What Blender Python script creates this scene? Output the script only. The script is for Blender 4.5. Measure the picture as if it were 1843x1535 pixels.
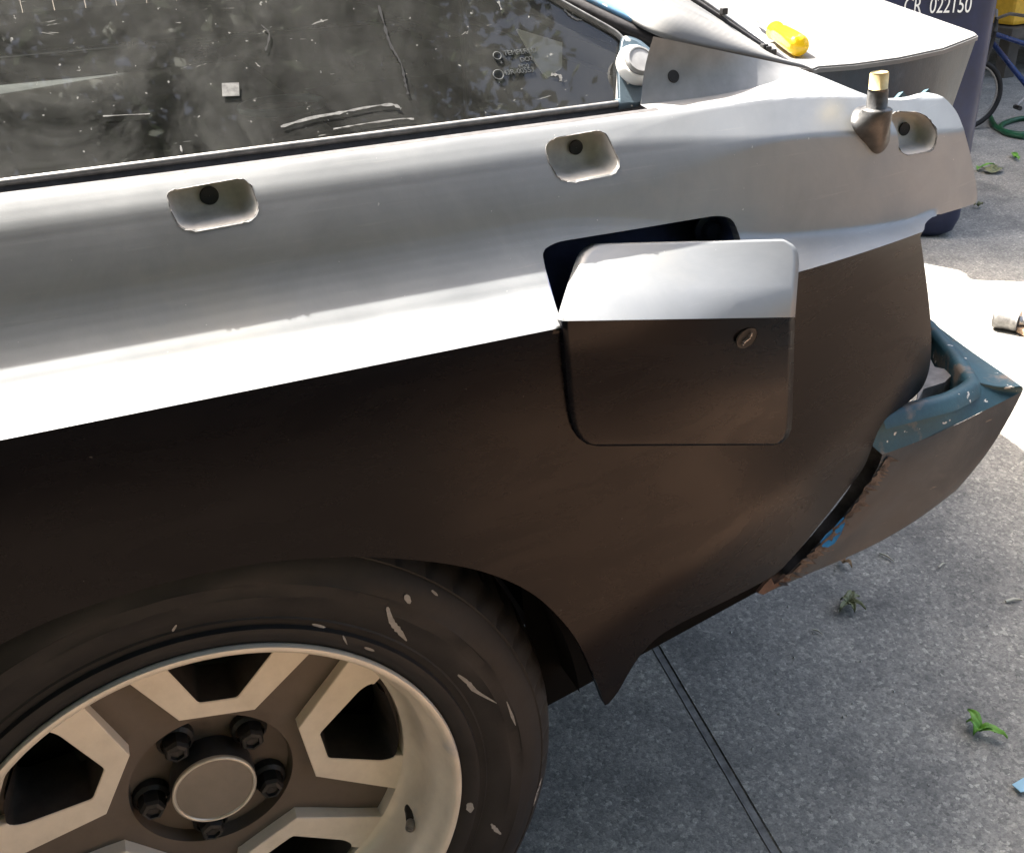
import bpy, bmesh, math, random
import numpy as np
from mathutils import Vector, Matrix

for o in list(bpy.data.objects):
    bpy.data.objects.remove(o, do_unlink=True)
SC = bpy.context.scene
COL = SC.collection
random.seed(4); RNG = np.random.default_rng(4)

# ---------------------------------------------------------------- camera
# car frame: X = towards the rear, Y = into the car, Z = up; wheel axis at X=0, Z=HUB
HUB = 0.312
RM = np.array([[0.9227621930495327, -0.38314525806013827, -0.04134786940638016],
               [-0.21257720398453422, -0.41658093870528057, -0.8838954993965887],
               [0.32143563496372757, 0.8244149639189341, -0.46585308826067484]])
CAM = np.array([0.018476591531774125, -0.651298628893424, 0.7026476284296809 + HUB])
FPX, CX, CY = 1850.0, 921.5, 767.5
cd = bpy.data.cameras.new('camera'); cam = bpy.data.objects.new('camera', cd); COL.objects.link(cam)
cd.sensor_fit = 'HORIZONTAL'; cd.sensor_width = 36.0; cd.lens = FPX / 1843.0 * 36.0
cd.clip_start = 0.02; cd.clip_end = 2000
M = Matrix.Identity(4)
for r in range(3):
    M[r][0] = RM[0][r]; M[r][1] = -RM[1][r]; M[r][2] = -RM[2][r]; M[r][3] = CAM[r]
cam.matrix_world = M
SC.camera = cam

# ---------------------------------------------------------------- sky, sun, exposure
SUN = Vector((-0.25, 0.55, 1.0)).normalized()          # towards the sun
w = bpy.data.worlds.new('World'); SC.world = w; w.use_nodes = True
nt = w.node_tree; nt.nodes.clear()
sky = nt.nodes.new('ShaderNodeTexSky'); sky.sky_type = 'NISHITA'; sky.sun_disc = False
sky.sun_elevation = math.asin(SUN.z); sky.sun_rotation = math.atan2(SUN.x, SUN.y)
sky.air_density = 1.3; sky.dust_density = 9.0; sky.ozone_density = 0.2
bg = nt.nodes.new('ShaderNodeBackground'); bg.inputs['Strength'].default_value = 0.10
wo = nt.nodes.new('ShaderNodeOutputWorld')
nt.links.new(sky.outputs[0], bg.inputs[0]); nt.links.new(bg.outputs[0], wo.inputs[0])
sl = bpy.data.lights.new('sun', 'SUN'); sl.energy = 5.0; sl.angle = math.radians(0.55); sl.color = (1.0, 0.955, 0.88)
so = bpy.data.objects.new('sun', sl); COL.objects.link(so)
so.rotation_euler = SUN.to_track_quat('Z', 'Y').to_euler()
so.location = (0, 0, 8)
SC.view_settings.view_transform = 'Standard'; SC.view_settings.look = 'None'
SC.view_settings.exposure = 2.6; SC.view_settings.gamma = 1.0; SC.view_settings.use_curve_mapping = False

# ---------------------------------------------------------------- helpers
def ray(x, y):
    d = np.array([(x - CX) / FPX, (y - CY) / FPX, 1.0]) @ RM
    return d / np.linalg.norm(d)
def atY(x, y, Y):
    d = ray(x, y); return CAM + d * ((Y - CAM[1]) / d[1])
def atZ(x, y, Z):
    d = ray(x, y); return CAM + d * ((Z - CAM[2]) / d[2])
def atP(x, y, p, n):
    d = ray(x, y); n = np.array(n, float); return CAM + d * (np.dot(np.array(p) - CAM, n) / np.dot(d, n))

def link(name, me, mat=None, parent=None, smooth=False):
    o = bpy.data.objects.new(name, me); COL.objects.link(o)
    if mat is not None:
        for m in (mat if isinstance(mat, (list, tuple)) else [mat]): me.materials.append(m)
    if parent is not None: o.parent = parent
    if smooth:
        for p in me.polygons: p.use_smooth = True
    return o
def obj(name, bm, mat=None, parent=None, smooth=False, sharp=None):
    if sharp is not None:
        a = math.radians(sharp); smooth = True
        for e in bm.edges:
            if len(e.link_faces) == 2 and e.calc_face_angle(0) > a: e.smooth = False
    me = bpy.data.meshes.new(name); bm.to_mesh(me); bm.free()
    return link(name, me, mat, parent, smooth)
def pyd(name, vs, fs, mat=None, parent=None, smooth=False):
    me = bpy.data.meshes.new(name); me.from_pydata([tuple(map(float, v)) for v in vs], [], fs); me.update()
    return link(name, me, mat, parent, smooth)
def tag(o, label, cat, group=None):
    o['label'] = label; o['category'] = cat
    if group: o['group'] = group
    return o
def empty(name, loc, label, cat, group=None):
    o = bpy.data.objects.new(name, None); COL.objects.link(o); o.location = loc
    return tag(o, label, cat, group)
def struct(o, kind='structure'):
    o['kind'] = kind; return o

def cr(pts, n=8, closed=False):
    """Catmull-Rom through points"""
    P = [np.array(p, float) for p in pts]; out = []
    N = len(P); rng = range(N if closed else N - 1)
    for i in rng:
        if closed: a, b, c, d = P[i - 1], P[i], P[(i + 1) % N], P[(i + 2) % N]
        else: a, b, c, d = P[max(i - 1, 0)], P[i], P[i + 1], P[min(i + 2, N - 1)]
        for k in range(n):
            t = k / n
            out.append(0.5 * (2 * b + (c - a) * t + (2 * a - 5 * b + 4 * c - d) * t * t + (3 * b - a - 3 * c + d) * t ** 3))
    if not closed: out.append(P[-1])
    return out
def rounded(poly, rad, n=6):
    """round the corners of a closed polygon; rad scalar or list"""
    P = [np.array(p, float) for p in poly]; out = []; N = len(P)
    for i in range(N):
        r = rad[i] if isinstance(rad, (list, tuple)) else rad
        a, b, c = P[i - 1], P[i], P[(i + 1) % N]
        u = a - b; v = c - b; lu = np.linalg.norm(u); lv = np.linalg.norm(v)
        r_ = min(r, lu * 0.48, lv * 0.48)
        if r_ < 1e-6: out.append(b); continue
        p0 = b + u / lu * r_; p1 = b + v / lv * r_
        for k in range(n + 1):
            t = k / n; out.append((1 - t) ** 2 * p0 + 2 * t * (1 - t) * b + t * t * p1)
    return out
def add_box(bm, c, s, rot=None, bev=0):
    r = bmesh.ops.create_cube(bm, size=1.0)
    vs = r['verts']
    for v in vs:
        p = Vector((v.co.x * s[0], v.co.y * s[1], v.co.z * s[2]))
        if rot is not None: p = rot @ p
        v.co = p + Vector(c)
    if bev:
        es = list({e for v in vs for e in v.link_edges})
        bmesh.ops.bevel(bm, geom=es, offset=bev, segments=2, affect='EDGES', profile=0.6)
def add_tube(bm, path, rad, seg=10, cap=True, closed=False):
    P = [Vector(tuple(map(float, p))) for p in path]; n = len(P); rings = []
    up = None
    for i in range(n):
        if closed: t = P[(i + 1) % n] - P[i - 1]
        else: t = P[min(i + 1, n - 1)] - P[max(i - 1, 0)]
        t.normalize()
        if up is None:
            up = Vector((0, 0, 1)) if abs(t.z) < 0.9 else Vector((1, 0, 0))
        up = (up - t * up.dot(t)).normalized(); sd = t.cross(up)
        r = rad[i] if isinstance(rad, (list, tuple)) else rad
        rings.append([bm.verts.new(P[i] + (up * math.cos(a) + sd * math.sin(a)) * r) for a in [2 * math.pi * k / seg for k in range(seg)]])
    for i in range(n if closed else n - 1):
        A, B = rings[i], rings[(i + 1) % n]
        for k in range(seg):
            f = bm.faces.new((A[k], A[(k + 1) % seg], B[(k + 1) % seg], B[k])); f.smooth = True
    if cap and not closed:
        bm.faces.new(rings[0]); bm.faces.new(rings[-1][::-1])
def add_lathe(bm, prof, seg=96, axis='Y', fn=None, origin=(0, 0, 0)):
    """prof: list of (r, y)."""
    rings = []
    for i, (r, y) in enumerate(prof):
        ring = []
        for k in range(seg):
            a = 2 * math.pi * k / seg; rr, yy = (fn(i, k, r, y) if fn else (r, y))
            if axis == 'Y': co = (rr * math.cos(a), yy, rr * math.sin(a))
            else: co = (rr * math.cos(a), rr * math.sin(a), yy)
            ring.append(bm.verts.new(Vector(co) + Vector(origin)))
        rings.append(ring)
    for A, B in zip(rings, rings[1:]):
        for k in range(seg):
            bm.faces.new((A[k], A[(k + 1) % seg], B[(k + 1) % seg], B[k]))
    return rings
def add_prism(bm, loop0, loop1, cap0=True, cap1=False):
    A = [bm.verts.new(Vector(tuple(map(float, p)))) for p in loop0]; B = [bm.verts.new(Vector(tuple(map(float, p)))) for p in loop1]
    n = len(A)
    for k in range(n): bm.faces.new((A[k], A[(k + 1) % n], B[(k + 1) % n], B[k]))
    if cap0: bm.faces.new(A[::-1])
    if cap1: bm.faces.new(B)
    return A, B
def fix(bm): bmesh.ops.recalc_face_normals(bm, faces=bm.faces); return bm

# ---------------------------------------------------------------- materials
def newmat(name):
    m = bpy.data.materials.new(name); m.use_nodes = True
    t = m.node_tree; return m, t, t.nodes['Principled BSDF']
def nnode(t, typ, **kw):
    n = t.nodes.new(typ)
    for k, v in kw.items():
        if k in ('inputs',):
            for a, b in v.items(): n.inputs[a].default_value = b
        else: setattr(n, k, v)
    return n
def noise(t, scale, detail=4, rough=0.6, vec=None, dist=0.0):
    n = nnode(t, 'ShaderNodeTexNoise', inputs={'Scale': scale, 'Detail': detail, 'Roughness': rough, 'Distortion': dist})
    if vec is not None: t.links.new(vec, n.inputs['Vector'])
    return n.outputs['Fac']
def ramp(t, fac, stops, interp='LINEAR'):
    n = t.nodes.new('ShaderNodeValToRGB'); e = n.color_ramp.elements; n.color_ramp.interpolation = interp
    while len(e) < len(stops): e.new(0.5)
    for i, (p, c) in enumerate(stops):
        e[i].position = p; e[i].color = (c[0], c[1], c[2], 1) if not isinstance(c, (int, float)) else (c, c, c, 1)
    t.links.new(fac, n.inputs[0]); return n.outputs[0]
def mix(t, fac, a, b, blend='MIX'):
    n = t.nodes.new('ShaderNodeMix'); n.data_type = 'RGBA'; n.blend_type = blend
    for sock, v in ((n.inputs[0], fac), (n.inputs[6], a), (n.inputs[7], b)):
        if isinstance(v, bpy.types.NodeSocket): t.links.new(v, sock)
        elif isinstance(v, (int, float)): sock.default_value = v
        else: sock.default_value = (v[0], v[1], v[2], 1)
    return n.outputs[2]
def coords(t, scale=(1, 1, 1)):
    c = t.nodes.new('ShaderNodeTexCoord'); mp = nnode(t, 'ShaderNodeMapping'); mp.inputs['Scale'].default_value = scale
    t.links.new(c.outputs['Object'], mp.inputs[0]); return mp.outputs[0]
def bump(t, b, h, strength=0.2, dist=0.002):
    n = nnode(t, 'ShaderNodeBump', inputs={'Strength': strength, 'Distance': dist}); t.links.new(h, n.inputs['Height']); t.links.new(n.outputs[0], b.inputs['Normal'])
def setp(b, **kw):
    for k, v in kw.items():
        k = k.replace('_', ' ')
        if k == 'Base Color' and len(v) == 3: v = (*v, 1)
        b.inputs[k].default_value = v
def simple(name, col, rough=0.6, metal=0.0, var=0.15, scale=40, bmp=0.1, spec=0.5):
    m, t, b = newmat(name); c = coords(t)
    n = noise(t, scale, 5, 0.65, c)
    lo = [x * (1 - var) for x in col]; hi = [min(1, x * (1 + var)) for x in col]
    t.links.new(ramp(t, n, [(0.3, lo), (0.7, hi)]), b.inputs['Base Color'])
    r = ramp(t, noise(t, scale * 0.4, 3, 0.6, c), [(0.3, max(0, rough - 0.08)), (0.7, min(1, rough + 0.08))])
    t.links.new(r, b.inputs['Roughness']); setp(b, Metallic=metal); b.inputs['Specular IOR Level'].default_value = spec
    if bmp: bump(t, b, n, bmp, 0.001)
    return m
def chips(t, vec, scale, thr, soft=0.02, detail=3):
    return ramp(t, noise(t, scale, detail, 0.6, vec), [(thr, 0), (thr + soft, 1)])

def m_primer():
    m, t, b = newmat('grey_satin_primer'); c = coords(t)
    n = noise(t, 12, 7, 0.68, c, 0.5); col = ramp(t, n, [(0.25, (0.20, 0.209, 0.217)), (0.75, (0.275, 0.284, 0.29))])
    sm = chips(t, coords(t, (1, 1, 1.6)), 7.0, 0.56, 0.16, 6)
    col = mix(t, sm, col, (0.27, 0.27, 0.26))
    sc2 = chips(t, coords(t, (1.0, 1, 26)), 14, 0.62, 0.12, 5); col = mix(t, sc2, col, mix(t, 0.35, col, (0.34, 0.34, 0.33)))
    fl = chips(t, c, 330, 0.80, 0.02, 1); col = mix(t, fl, col, (0.45, 0.45, 0.44))
    t.links.new(col, b.inputs['Base Color'])
    t.links.new(ramp(t, noise(t, 14, 4, 0.6, c), [(0.3, 0.36), (0.7, 0.5)]), b.inputs['Roughness'])
    setp(b, Metallic=0.40); bump(t, b, noise(t, 900, 2, 0.5, c), 0.06, 0.0004); return m
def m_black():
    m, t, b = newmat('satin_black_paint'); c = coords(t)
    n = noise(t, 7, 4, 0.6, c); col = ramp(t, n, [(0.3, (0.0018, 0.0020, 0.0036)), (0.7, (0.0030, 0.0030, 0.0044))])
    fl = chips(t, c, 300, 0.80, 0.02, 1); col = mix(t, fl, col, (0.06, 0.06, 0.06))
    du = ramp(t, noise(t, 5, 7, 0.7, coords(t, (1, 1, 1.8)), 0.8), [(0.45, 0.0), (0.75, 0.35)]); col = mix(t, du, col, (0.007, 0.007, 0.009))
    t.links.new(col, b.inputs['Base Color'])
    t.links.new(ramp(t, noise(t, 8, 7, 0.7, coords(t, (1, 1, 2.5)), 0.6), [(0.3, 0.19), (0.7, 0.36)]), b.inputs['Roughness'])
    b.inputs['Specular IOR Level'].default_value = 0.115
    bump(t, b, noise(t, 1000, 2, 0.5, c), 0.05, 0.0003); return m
def m_concrete():
    m, t, b = newmat('exposed_aggregate_concrete'); c = coords(t)
    nz = nnode(t, 'ShaderNodeTexNoise', inputs={'Scale': 260.0, 'Detail': 3.0, 'Roughness': 0.7}); t.links.new(c, nz.inputs['Vector'])
    dsp = nnode(t, 'ShaderNodeVectorMath', operation='MULTIPLY_ADD'); t.links.new(nz.outputs['Color'], dsp.inputs[0]); dsp.inputs[1].default_value = (0.010, 0.010, 0.010); t.links.new(c, dsp.inputs[2])
    vo = nnode(t, 'ShaderNodeTexVoronoi', inputs={'Scale': 210.0, 'Randomness': 1.0}); t.links.new(dsp.outputs[0], vo.inputs['Vector'])
    bw = nnode(t, 'ShaderNodeRGBToBW'); t.links.new(vo.outputs['Color'], bw.inputs[0])
    g = ramp(t, bw.outputs[0], [(0.08, (0.185, 0.182, 0.172)), (0.4, (0.262, 0.256, 0.240)), (0.75, (0.34, 0.33, 0.302)), (0.94, (0.52, 0.50, 0.45))])
    n2 = ramp(t, noise(t, 330, 3, 0.7, c), [(0.3, 0.62), (0.7, 1.2)]); g = mix(t, 0.85, g, n2, 'MULTIPLY')
    big = ramp(t, noise(t, 4.0, 8, 0.7, c), [(0.32, (0.56, 0.57, 0.575)), (0.5, (0.85, 0.85, 0.84)), (0.7, (1.18, 1.16, 1.11))]); g = mix(t, 1.0, g, big, 'MULTIPLY')
    st = chips(t, c, 7, 0.56, 0.16, 7); g = mix(t, st, g, mix(t, 0.5, g, (0.06, 0.06, 0.06)))
    t.links.new(g, b.inputs['Base Color']); setp(b, Roughness=0.88)
    h = mix(t, 0.5, ramp(t, vo.outputs['Distance'], [(0.0, 1), (0.7, 0)]), noise(t, 420, 4, 0.7, c))
    bump(t, b, h, 0.45, 0.0025); return m
def m_teal(base=(0.022, 0.082, 0.115), worn=True):
    m, t, b = newmat('faded_blue_paint'); c = coords(t)
    n = noise(t, 18, 6, 0.7, c, 0.4); col = ramp(t, n, [(0.25, [x * 0.55 for x in base]), (0.6, base), (0.85, [min(1, x * 1.7 + 0.03) for x in base])])
    if worn:
        col = mix(t, chips(t, c, 26, 0.565, 0.10, 7), col, (0.16, 0.135, 0.115))
        col = mix(t, chips(t, c, 62, 0.655, 0.03, 3), col, (0.62, 0.6, 0.56))
        col = mix(t, chips(t, c, 12, 0.64, 0.06, 6), col, (0.10, 0.075, 0.06))
    t.links.new(col, b.inputs['Base Color']); setp(b, Roughness=0.5)
    bump(t, b, noise(t, 70, 6, 0.7, c), 0.25, 0.002); return m
def m_bumper_side():
    m, t, b = newmat('worn_grey_bumper'); c = coords(t)
    n = noise(t, 11, 6, 0.65, c, 0.5); col = ramp(t, n, [(0.25, (0.008, 0.014, 0.022)), (0.5, (0.022, 0.034, 0.046)), (0.75, (0.070, 0.075, 0.080))])
    col = mix(t, chips(t, coords(t, (1, 1, 5)), 22, 0.67, 0.08, 6), col, (0.28, 0.24, 0.17))
    col = mix(t, chips(t, c, 40, 0.70, 0.03, 4), col, (0.10, 0.055, 0.035))
    t.links.new(col, b.inputs['Base Color']); setp(b, Roughness=0.55); bump(t, b, n, 0.2, 0.003); return m
def m_glass():
    m, t, b = newmat('dusty_tinted_glass'); t.nodes.remove(b); c = coords(t)
    out = t.nodes['Material Output']
    tr = nnode(t, 'ShaderNodeBsdfTransparent'); tr.inputs[0].default_value = (0.34, 0.37, 0.36, 1)
    gl = nnode(t, 'ShaderNodeBsdfGlossy'); gl.inputs['Roughness'].default_value = 0.02; gl.inputs[0].default_value = (1, 1, 1, 1)
    fr = nnode(t, 'ShaderNodeFresnel'); fr.inputs[0].default_value = 1.5
    mx = nnode(t, 'ShaderNodeMixShader'); t.links.new(fr.outputs[0], mx.inputs[0]); t.links.new(tr.outputs[0], mx.inputs[1]); t.links.new(gl.outputs[0], mx.inputs[2])
    df = nnode(t, 'ShaderNodeBsdfDiffuse'); df.inputs[0].default_value = (0.42, 0.42, 0.40, 1)
    haze = ramp(t, noise(t, 5.5, 6, 0.72, c, 0.6), [(0.34, 0.01), (0.60, 0.06), (0.82, 0.20)])
    sx = nnode(t, 'ShaderNodeSeparateXYZ'); t.links.new(c, sx.inputs[0])
    gx_ = nnode(t, 'ShaderNodeMapRange', inputs={1: 0.35, 2: -0.15, 3: 0.02, 4: 0.24}); t.links.new(sx.outputs[0], gx_.inputs[0])
    film = nnode(t, 'ShaderNodeMath', operation='MULTIPLY'); t.links.new(gx_.outputs[0], film.inputs[0]); t.links.new(ramp(t, noise(t, 7.5, 8, 0.72, c, 1.2), [(0.40, 0.0), (0.70, 1.0)]), film.inputs[1])
    haze = mix(t, 1.0, haze, film.outputs[0], 'ADD')
    spk = ramp(t, noise(t, 190, 2, 0.5, c), [(0.70, 0.0), (0.76, 0.45)])
    spk2 = ramp(t, noise(t, 75, 2, 0.5, c), [(0.765, 0.0), (0.79, 0.7)])
    scr = ramp(t, noise(t, 46, 4, 0.7, coords(t, (0.35, 1.6, 1.6)), 1.2), [(0.66, 0.0), (0.70, 0.4)])
    a = mix(t, 1.0, haze, spk, 'LIGHTEN'); a = mix(t, 1.0, a, spk2, 'LIGHTEN'); a = mix(t, 1.0, a, scr, 'LIGHTEN')
    bw = nnode(t, 'ShaderNodeRGBToBW'); t.links.new(a, bw.inputs[0])
    m2 = nnode(t, 'ShaderNodeMixShader'); t.links.new(bw.outputs[0], m2.inputs[0]); t.links.new(mx.outputs[0], m2.inputs[1]); t.links.new(df.outputs[0], m2.inputs[2])
    t.links.new(m2.outputs[0], out.inputs[0]); return m
def m_rubber():
    m, t, b = newmat('dusty_tyre_rubber'); c = coords(t)
    n = noise(t, 22, 6, 0.7, c); col = ramp(t, n, [(0.3, (0.006, 0.006, 0.0068)), (0.7, (0.016, 0.0155, 0.016))])
    col = mix(t, chips(t, c, 34, 0.70, 0.1, 6), col, (0.075, 0.06, 0.05))
    t.links.new(col, b.inputs['Base Color']); setp(b, Roughness=0.62); b.inputs['Specular IOR Level'].default_value = 0.35
    bump(t, b, noise(t, 160, 4, 0.6, c), 0.2, 0.001); return m
def m_rim(name, base, dark, metal, rough):
    m, t, b = newmat(name); c = coords(t)
    n = noise(t, 26, 6, 0.7, c); col = ramp(t, n, [(0.25, [x * 0.8 for x in base]), (0.7, base)])
    col = mix(t, chips(t, c, 16, 0.60, 0.14, 7), col, dark)
    t.links.new(col, b.inputs['Base Color']); setp(b, Metallic=metal)
    t.links.new(ramp(t, noise(t, 60, 4, 0.6, c), [(0.3, rough - 0.1), (0.7, rough + 0.1)]), b.inputs['Roughness'])
    bump(t, b, noise(t, 120, 5, 0.7, c), 0.12, 0.001); return m
def m_white_dust():
    m, t, b = newmat('sanded_pale_primer'); c = coords(t)
    n = noise(t, 6, 6, 0.7, c, 0.8); col = ramp(t, n, [(0.3, (0.085, 0.088, 0.09)), (0.6, (0.13, 0.13, 0.128)), (0.8, (0.19, 0.19, 0.185))])
    col = mix(t, chips(t, coords(t, (0.5, 2.2, 1)), 9, 0.60, 0.1, 6), col, (0.07, 0.073, 0.076))
    t.links.new(col, b.inputs['Base Color']); setp(b, Roughness=0.6); return m
def m_leaf(name, a, bcol):
    m, t, b = newmat(name); c = coords(t)
    t.links.new(ramp(t, noise(t, 60, 4, 0.6, c), [(0.3, a), (0.7, bcol)]), b.inputs['Base Color']); setp(b, Roughness=0.55); return m

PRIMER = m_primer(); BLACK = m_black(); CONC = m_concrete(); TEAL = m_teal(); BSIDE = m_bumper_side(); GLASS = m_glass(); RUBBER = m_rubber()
ALU = m_rim('dusty_machined_alloy', (0.78, 0.71, 0.61), (0.62, 0.55, 0.46), 0.1, 0.55)
LIP = m_rim('oxidised_alloy_lip', (0.70, 0.64, 0.54), (0.40, 0.40, 0.41), 0.25, 0.42)
CHAN = m_rim('brown_brake_dusted_paint', (0.125, 0.10, 0.082), (0.07, 0.056, 0.048), 0.1, 0.55)
CAPM = m_rim('dull_grey_cap', (0.24, 0.215, 0.185), (0.17, 0.155, 0.14), 0.3, 0.5)
RING = simple('worn_bright_ring', (0.55, 0.52, 0.46), 0.35, 0.6)
DARK = simple('black_plastic', (0.012, 0.012, 0.013), 0.5)
PIT = simple('dark_cavity', (0.004, 0.004, 0.005), 0.7, bmp=0)
WELL = simple('wheel_arch_liner', (0.0035, 0.0035, 0.0038), 0.95, 0, 0.2, 40, 0.1, 0.1)
CUP = simple('pale_sanded_recess', (0.40, 0.385, 0.36), 0.6, 0, 0.2, 60)
EDGE = simple('chipped_filler_edge', (0.13, 0.127, 0.125), 0.8, 0, 0.8, 300, 0.6)
NAVY = simple('dark_blue_pocket_paint', (0.045, 0.058, 0.13), 0.35, 0.1, 0.4, 30)
TRIM = simple('dull_metal_trim', (0.20, 0.195, 0.19), 0.45, 0.5, 0.3, 120)
SEAL = simple('perished_black_rubber', (0.03, 0.028, 0.03), 0.75, 0, 0.5, 150, 0.4)
PALE = m_white_dust()
PILLAR = simple('grey_sanded_pillar', (0.21, 0.21, 0.21), 0.5, 0.2, 0.3, 18)
LATCH = m_teal((0.055, 0.085, 0.11))
KNOB = simple('grey_latch_cap', (0.30, 0.30, 0.30), 0.45, 0.2, 0.2, 90)
WHITE = simple('white_plastic', (0.7, 0.7, 0.69), 0.5, 0, 0.08)
STEEL = simple('dull_steel', (0.28, 0.27, 0.26), 0.4, 0.6, 0.3, 90)
ANT = simple('dark_grey_antenna_plastic', (0.045, 0.045, 0.045), 0.4, 0.1, 0.5, 120, 0.3)
BRASS = simple('aged_brass', (0.55, 0.44, 0.22), 0.45, 0.35, 0.25, 90)
TAPE = simple('pale_paint_smear', (0.26, 0.25, 0.24), 0.7, 0, 0.2, 200)
BLUEP = simple('bright_blue_paint_chip', (0.02, 0.14, 0.34), 0.8, 0, 0.3, 60, 0.1, 0.1)

# ================================================================ GROUND
def slab(name, poly, z0, z1, mat):
    bm = bmesh.new(); add_prism(bm, [(x, y, z1) for x, y in poly], [(x, y, z0) for x, y in poly], True, True); fix(bm)
    return bm
GZ = 0.0
# driveway of two cast slabs with a tooled joint between them, a wide base sheet under both
base = pyd('ground', [(-400, -400, -0.03), (400, -400, -0.03), (400, 400, -0.03), (-400, 400, -0.03)], [(0, 1, 2, 3)],
           simple('brown_packed_earth', (0.115, 0.083, 0.064), 0.95, 0, 0.4, 30, 0.6)); struct(base)
tan_patch = pyd('path', [(0.45, -1.9, -0.022), (1.2, -1.9, -0.022), (1.2, 0.3, -0.022), (0.9, 0.0, -0.022), (0.45, -0.2, -0.022)], [(0, 1, 2, 3, 4)],
           simple('tan_bounce_patch', (0.27, 0.170, 0.115), 0.95, 0, 0.4, 12, 0.6)); struct(tan_patch)  # unseen tan patch, added for a warm reflection and bounce on the car
dark_patch = pyd('reflected_dark_patch', [(1.203, -2.2, -0.021), (6, -2.2, -0.021), (6, 1.2, -0.021), (1.9, 0.6, -0.021), (1.203, 0.3, -0.021)], [(0, 1, 2, 3, 4)],
           simple('added_dark_brown', (0.055, 0.038, 0.028), 0.95, 0, 0.5, 30, 0.8)); struct(dark_patch)  # unseen dark patch, added to darken what the rear panel mirrors
def jx(y): return 0.584 + (y - 0.013) * (0.624 - 0.584) / 0.276
J = 0.005
s1 = slab('driveway', [(-6, -0.24), (jx(-0.24) - J, -0.24), (jx(3) - J, 3), (jx(9) - J, 9), (-6, 9)], -0.12, 0, CONC)
s2 = slab('driveway', [(jx(-0.24) + J, -0.24), (0.95, -0.24), (1.70, 0.34), (9, 0.9), (9, 9), (jx(9) + J, 9), (jx(3) + J, 3)], -0.12, 0, CONC)
for bm in (s1, s2):
    es = [e for e in bm.edges if all(v.co.z > -0.01 for v in e.verts)]
    bmesh.ops.bevel(bm, geom=es, offset=0.0025, segments=3, affect='EDGES')
d1 = obj('driveway', s1, CONC); struct(d1)
d2 = obj('driveway', s2, CONC); struct(d2)
jn = pyd('joint_filler', [(jx(-0.24) - J, -0.24, -0.0010), (jx(-0.24) + J, -0.24, -0.0010), (jx(9) + J, 9, -0.0010), (jx(9) - J, 9, -0.0010)], [(0, 1, 2, 3)],
         simple('dirty_joint', (0.17, 0.166, 0.158), 0.95, 0, 0.6, 45), d1)

# ================================================================ CAR BODY SIDE (height field Y = F(X, h), h above the hub)
HC = 0.4415
def sstep(a, b, x):
    t = np.clip((x - a) / (b - a), 0, 1); return t * t * (3 - 2 * t)
def F0(X, h):
    X, h = np.broadcast_arrays(np.asarray(X, float), np.asarray(h, float))
    T = 0.43 * np.clip(X - 0.30, 0, None) ** 2
    wv = np.clip((X - 0.30) / 0.33, 0, 1); wv = wv ** 1.0
    hd = 0.032 * sstep(0.48, 0.78, X)
    U = T - 0.036 * sstep(0.30, 0.64, X)
    yP3 = -0.0745 + T; hP3 = HC + 0 * X
    yP1 = -0.008 + U; hP1 = 0.529 - hd
    yP0 = 0.0115 + U; hP0 = 0.554 - hd
    # lower end of the mid panel
    hP2 = np.where(X < 0.64, (1 - wv) * 0.476 + wv * 0.4440, 0.4440)
    ms = 0.30 - 0.13 * sstep(0.36, 0.50, X)
    yP2 = yP1 - (hP1 - hP2) * ms
    yP2 = np.where(X > 0.63, np.minimum(yP2, yP2), yP2)
    y = np.zeros_like(X)
    def seg(h0, y0, h1, y1): return y0 + (y1 - y0) * (h - h0) / (h1 - h0)
    up = yP0 + (h - hP0) * 3.2
    sh = seg(hP1, yP1, hP0, yP0)
    md = seg(hP2, yP2, hP1, yP1)
    fl = seg(hP3, yP3, hP2, yP2)
    y = np.where(h >= hP0, up, np.where(h >= hP1, sh, np.where(h >= hP2, md, fl)))
    # below the crease
    d = hP3 - h
    lo = yP3 + 0.60 * 0.12 * (1 - np.exp(-d / 0.12)) - 0.08 * d
    d0 = np.interp(X, [0.20, 0.33, 0.60, 0.8], [0.345, 0.305, 0.200, 0.15]); sd_ = d - d0
    lo = lo + 0.17 * 0.5 * (sd_ + np.sqrt(sd_ * sd_ + 0.016 ** 2)) * sstep(0.18, 0.36, X)
    y = np.where(h < hP3, lo, y)
    # behind the end of the crease the mid panel simply runs on down
    md2 = yP1 - (hP1 - h) * ms
    k = sstep(0.656, 0.668, X) * (h > 0.405)
    y = np.where((h < hP2 + 0.004), (1 - k) * y + k * md2, y)
    return y
def F(X, h):
    X, h = np.broadcast_arrays(np.asarray(X, float), np.asarray(h, float))
    wv = sstep(0.33, 0.5, X)
    dl = np.clip((h - HC) * 0.95, 0, 0.022 - 0.0195 * wv)
    dl = dl * np.clip((0.558 - 0.032 * sstep(0.48, 0.78, X) - h) / 0.026, 0.10, 1)
    acc = 0
    for s in np.linspace(-1, 1, 9): acc = acc + F0(X, h + s * dl)
    return acc / 9
def hit(x, y, off=0.0):
    """first point of the body side seen along a pixel's ray"""
    d = ray(x, y); t = np.linspace(0.45, 1.5, 260)
    P = CAM + d * t[:, None]; g = P[:, 1] - (F(P[:, 0], P[:, 2] - HUB) + off)
    i = np.where((g[:-1] < 0) & (g[1:] >= 0))[0]
    if len(i) == 0: i = [np.argmin(np.abs(g[:-1]))]
    a, b = t[i[0]], t[i[0] + 1]
    for _ in range(18):
        m_ = (a + b) / 2; p = CAM + d * m_
        if p[1] - (float(F(p[0], p[2] - HUB)) + off) < 0: a = m_
        else: b = m_
    return CAM + d * b
def xz(pts): return np.array([hit(*p)[[0, 2]] for p in pts]) - np.array([0, HUB])
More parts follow.
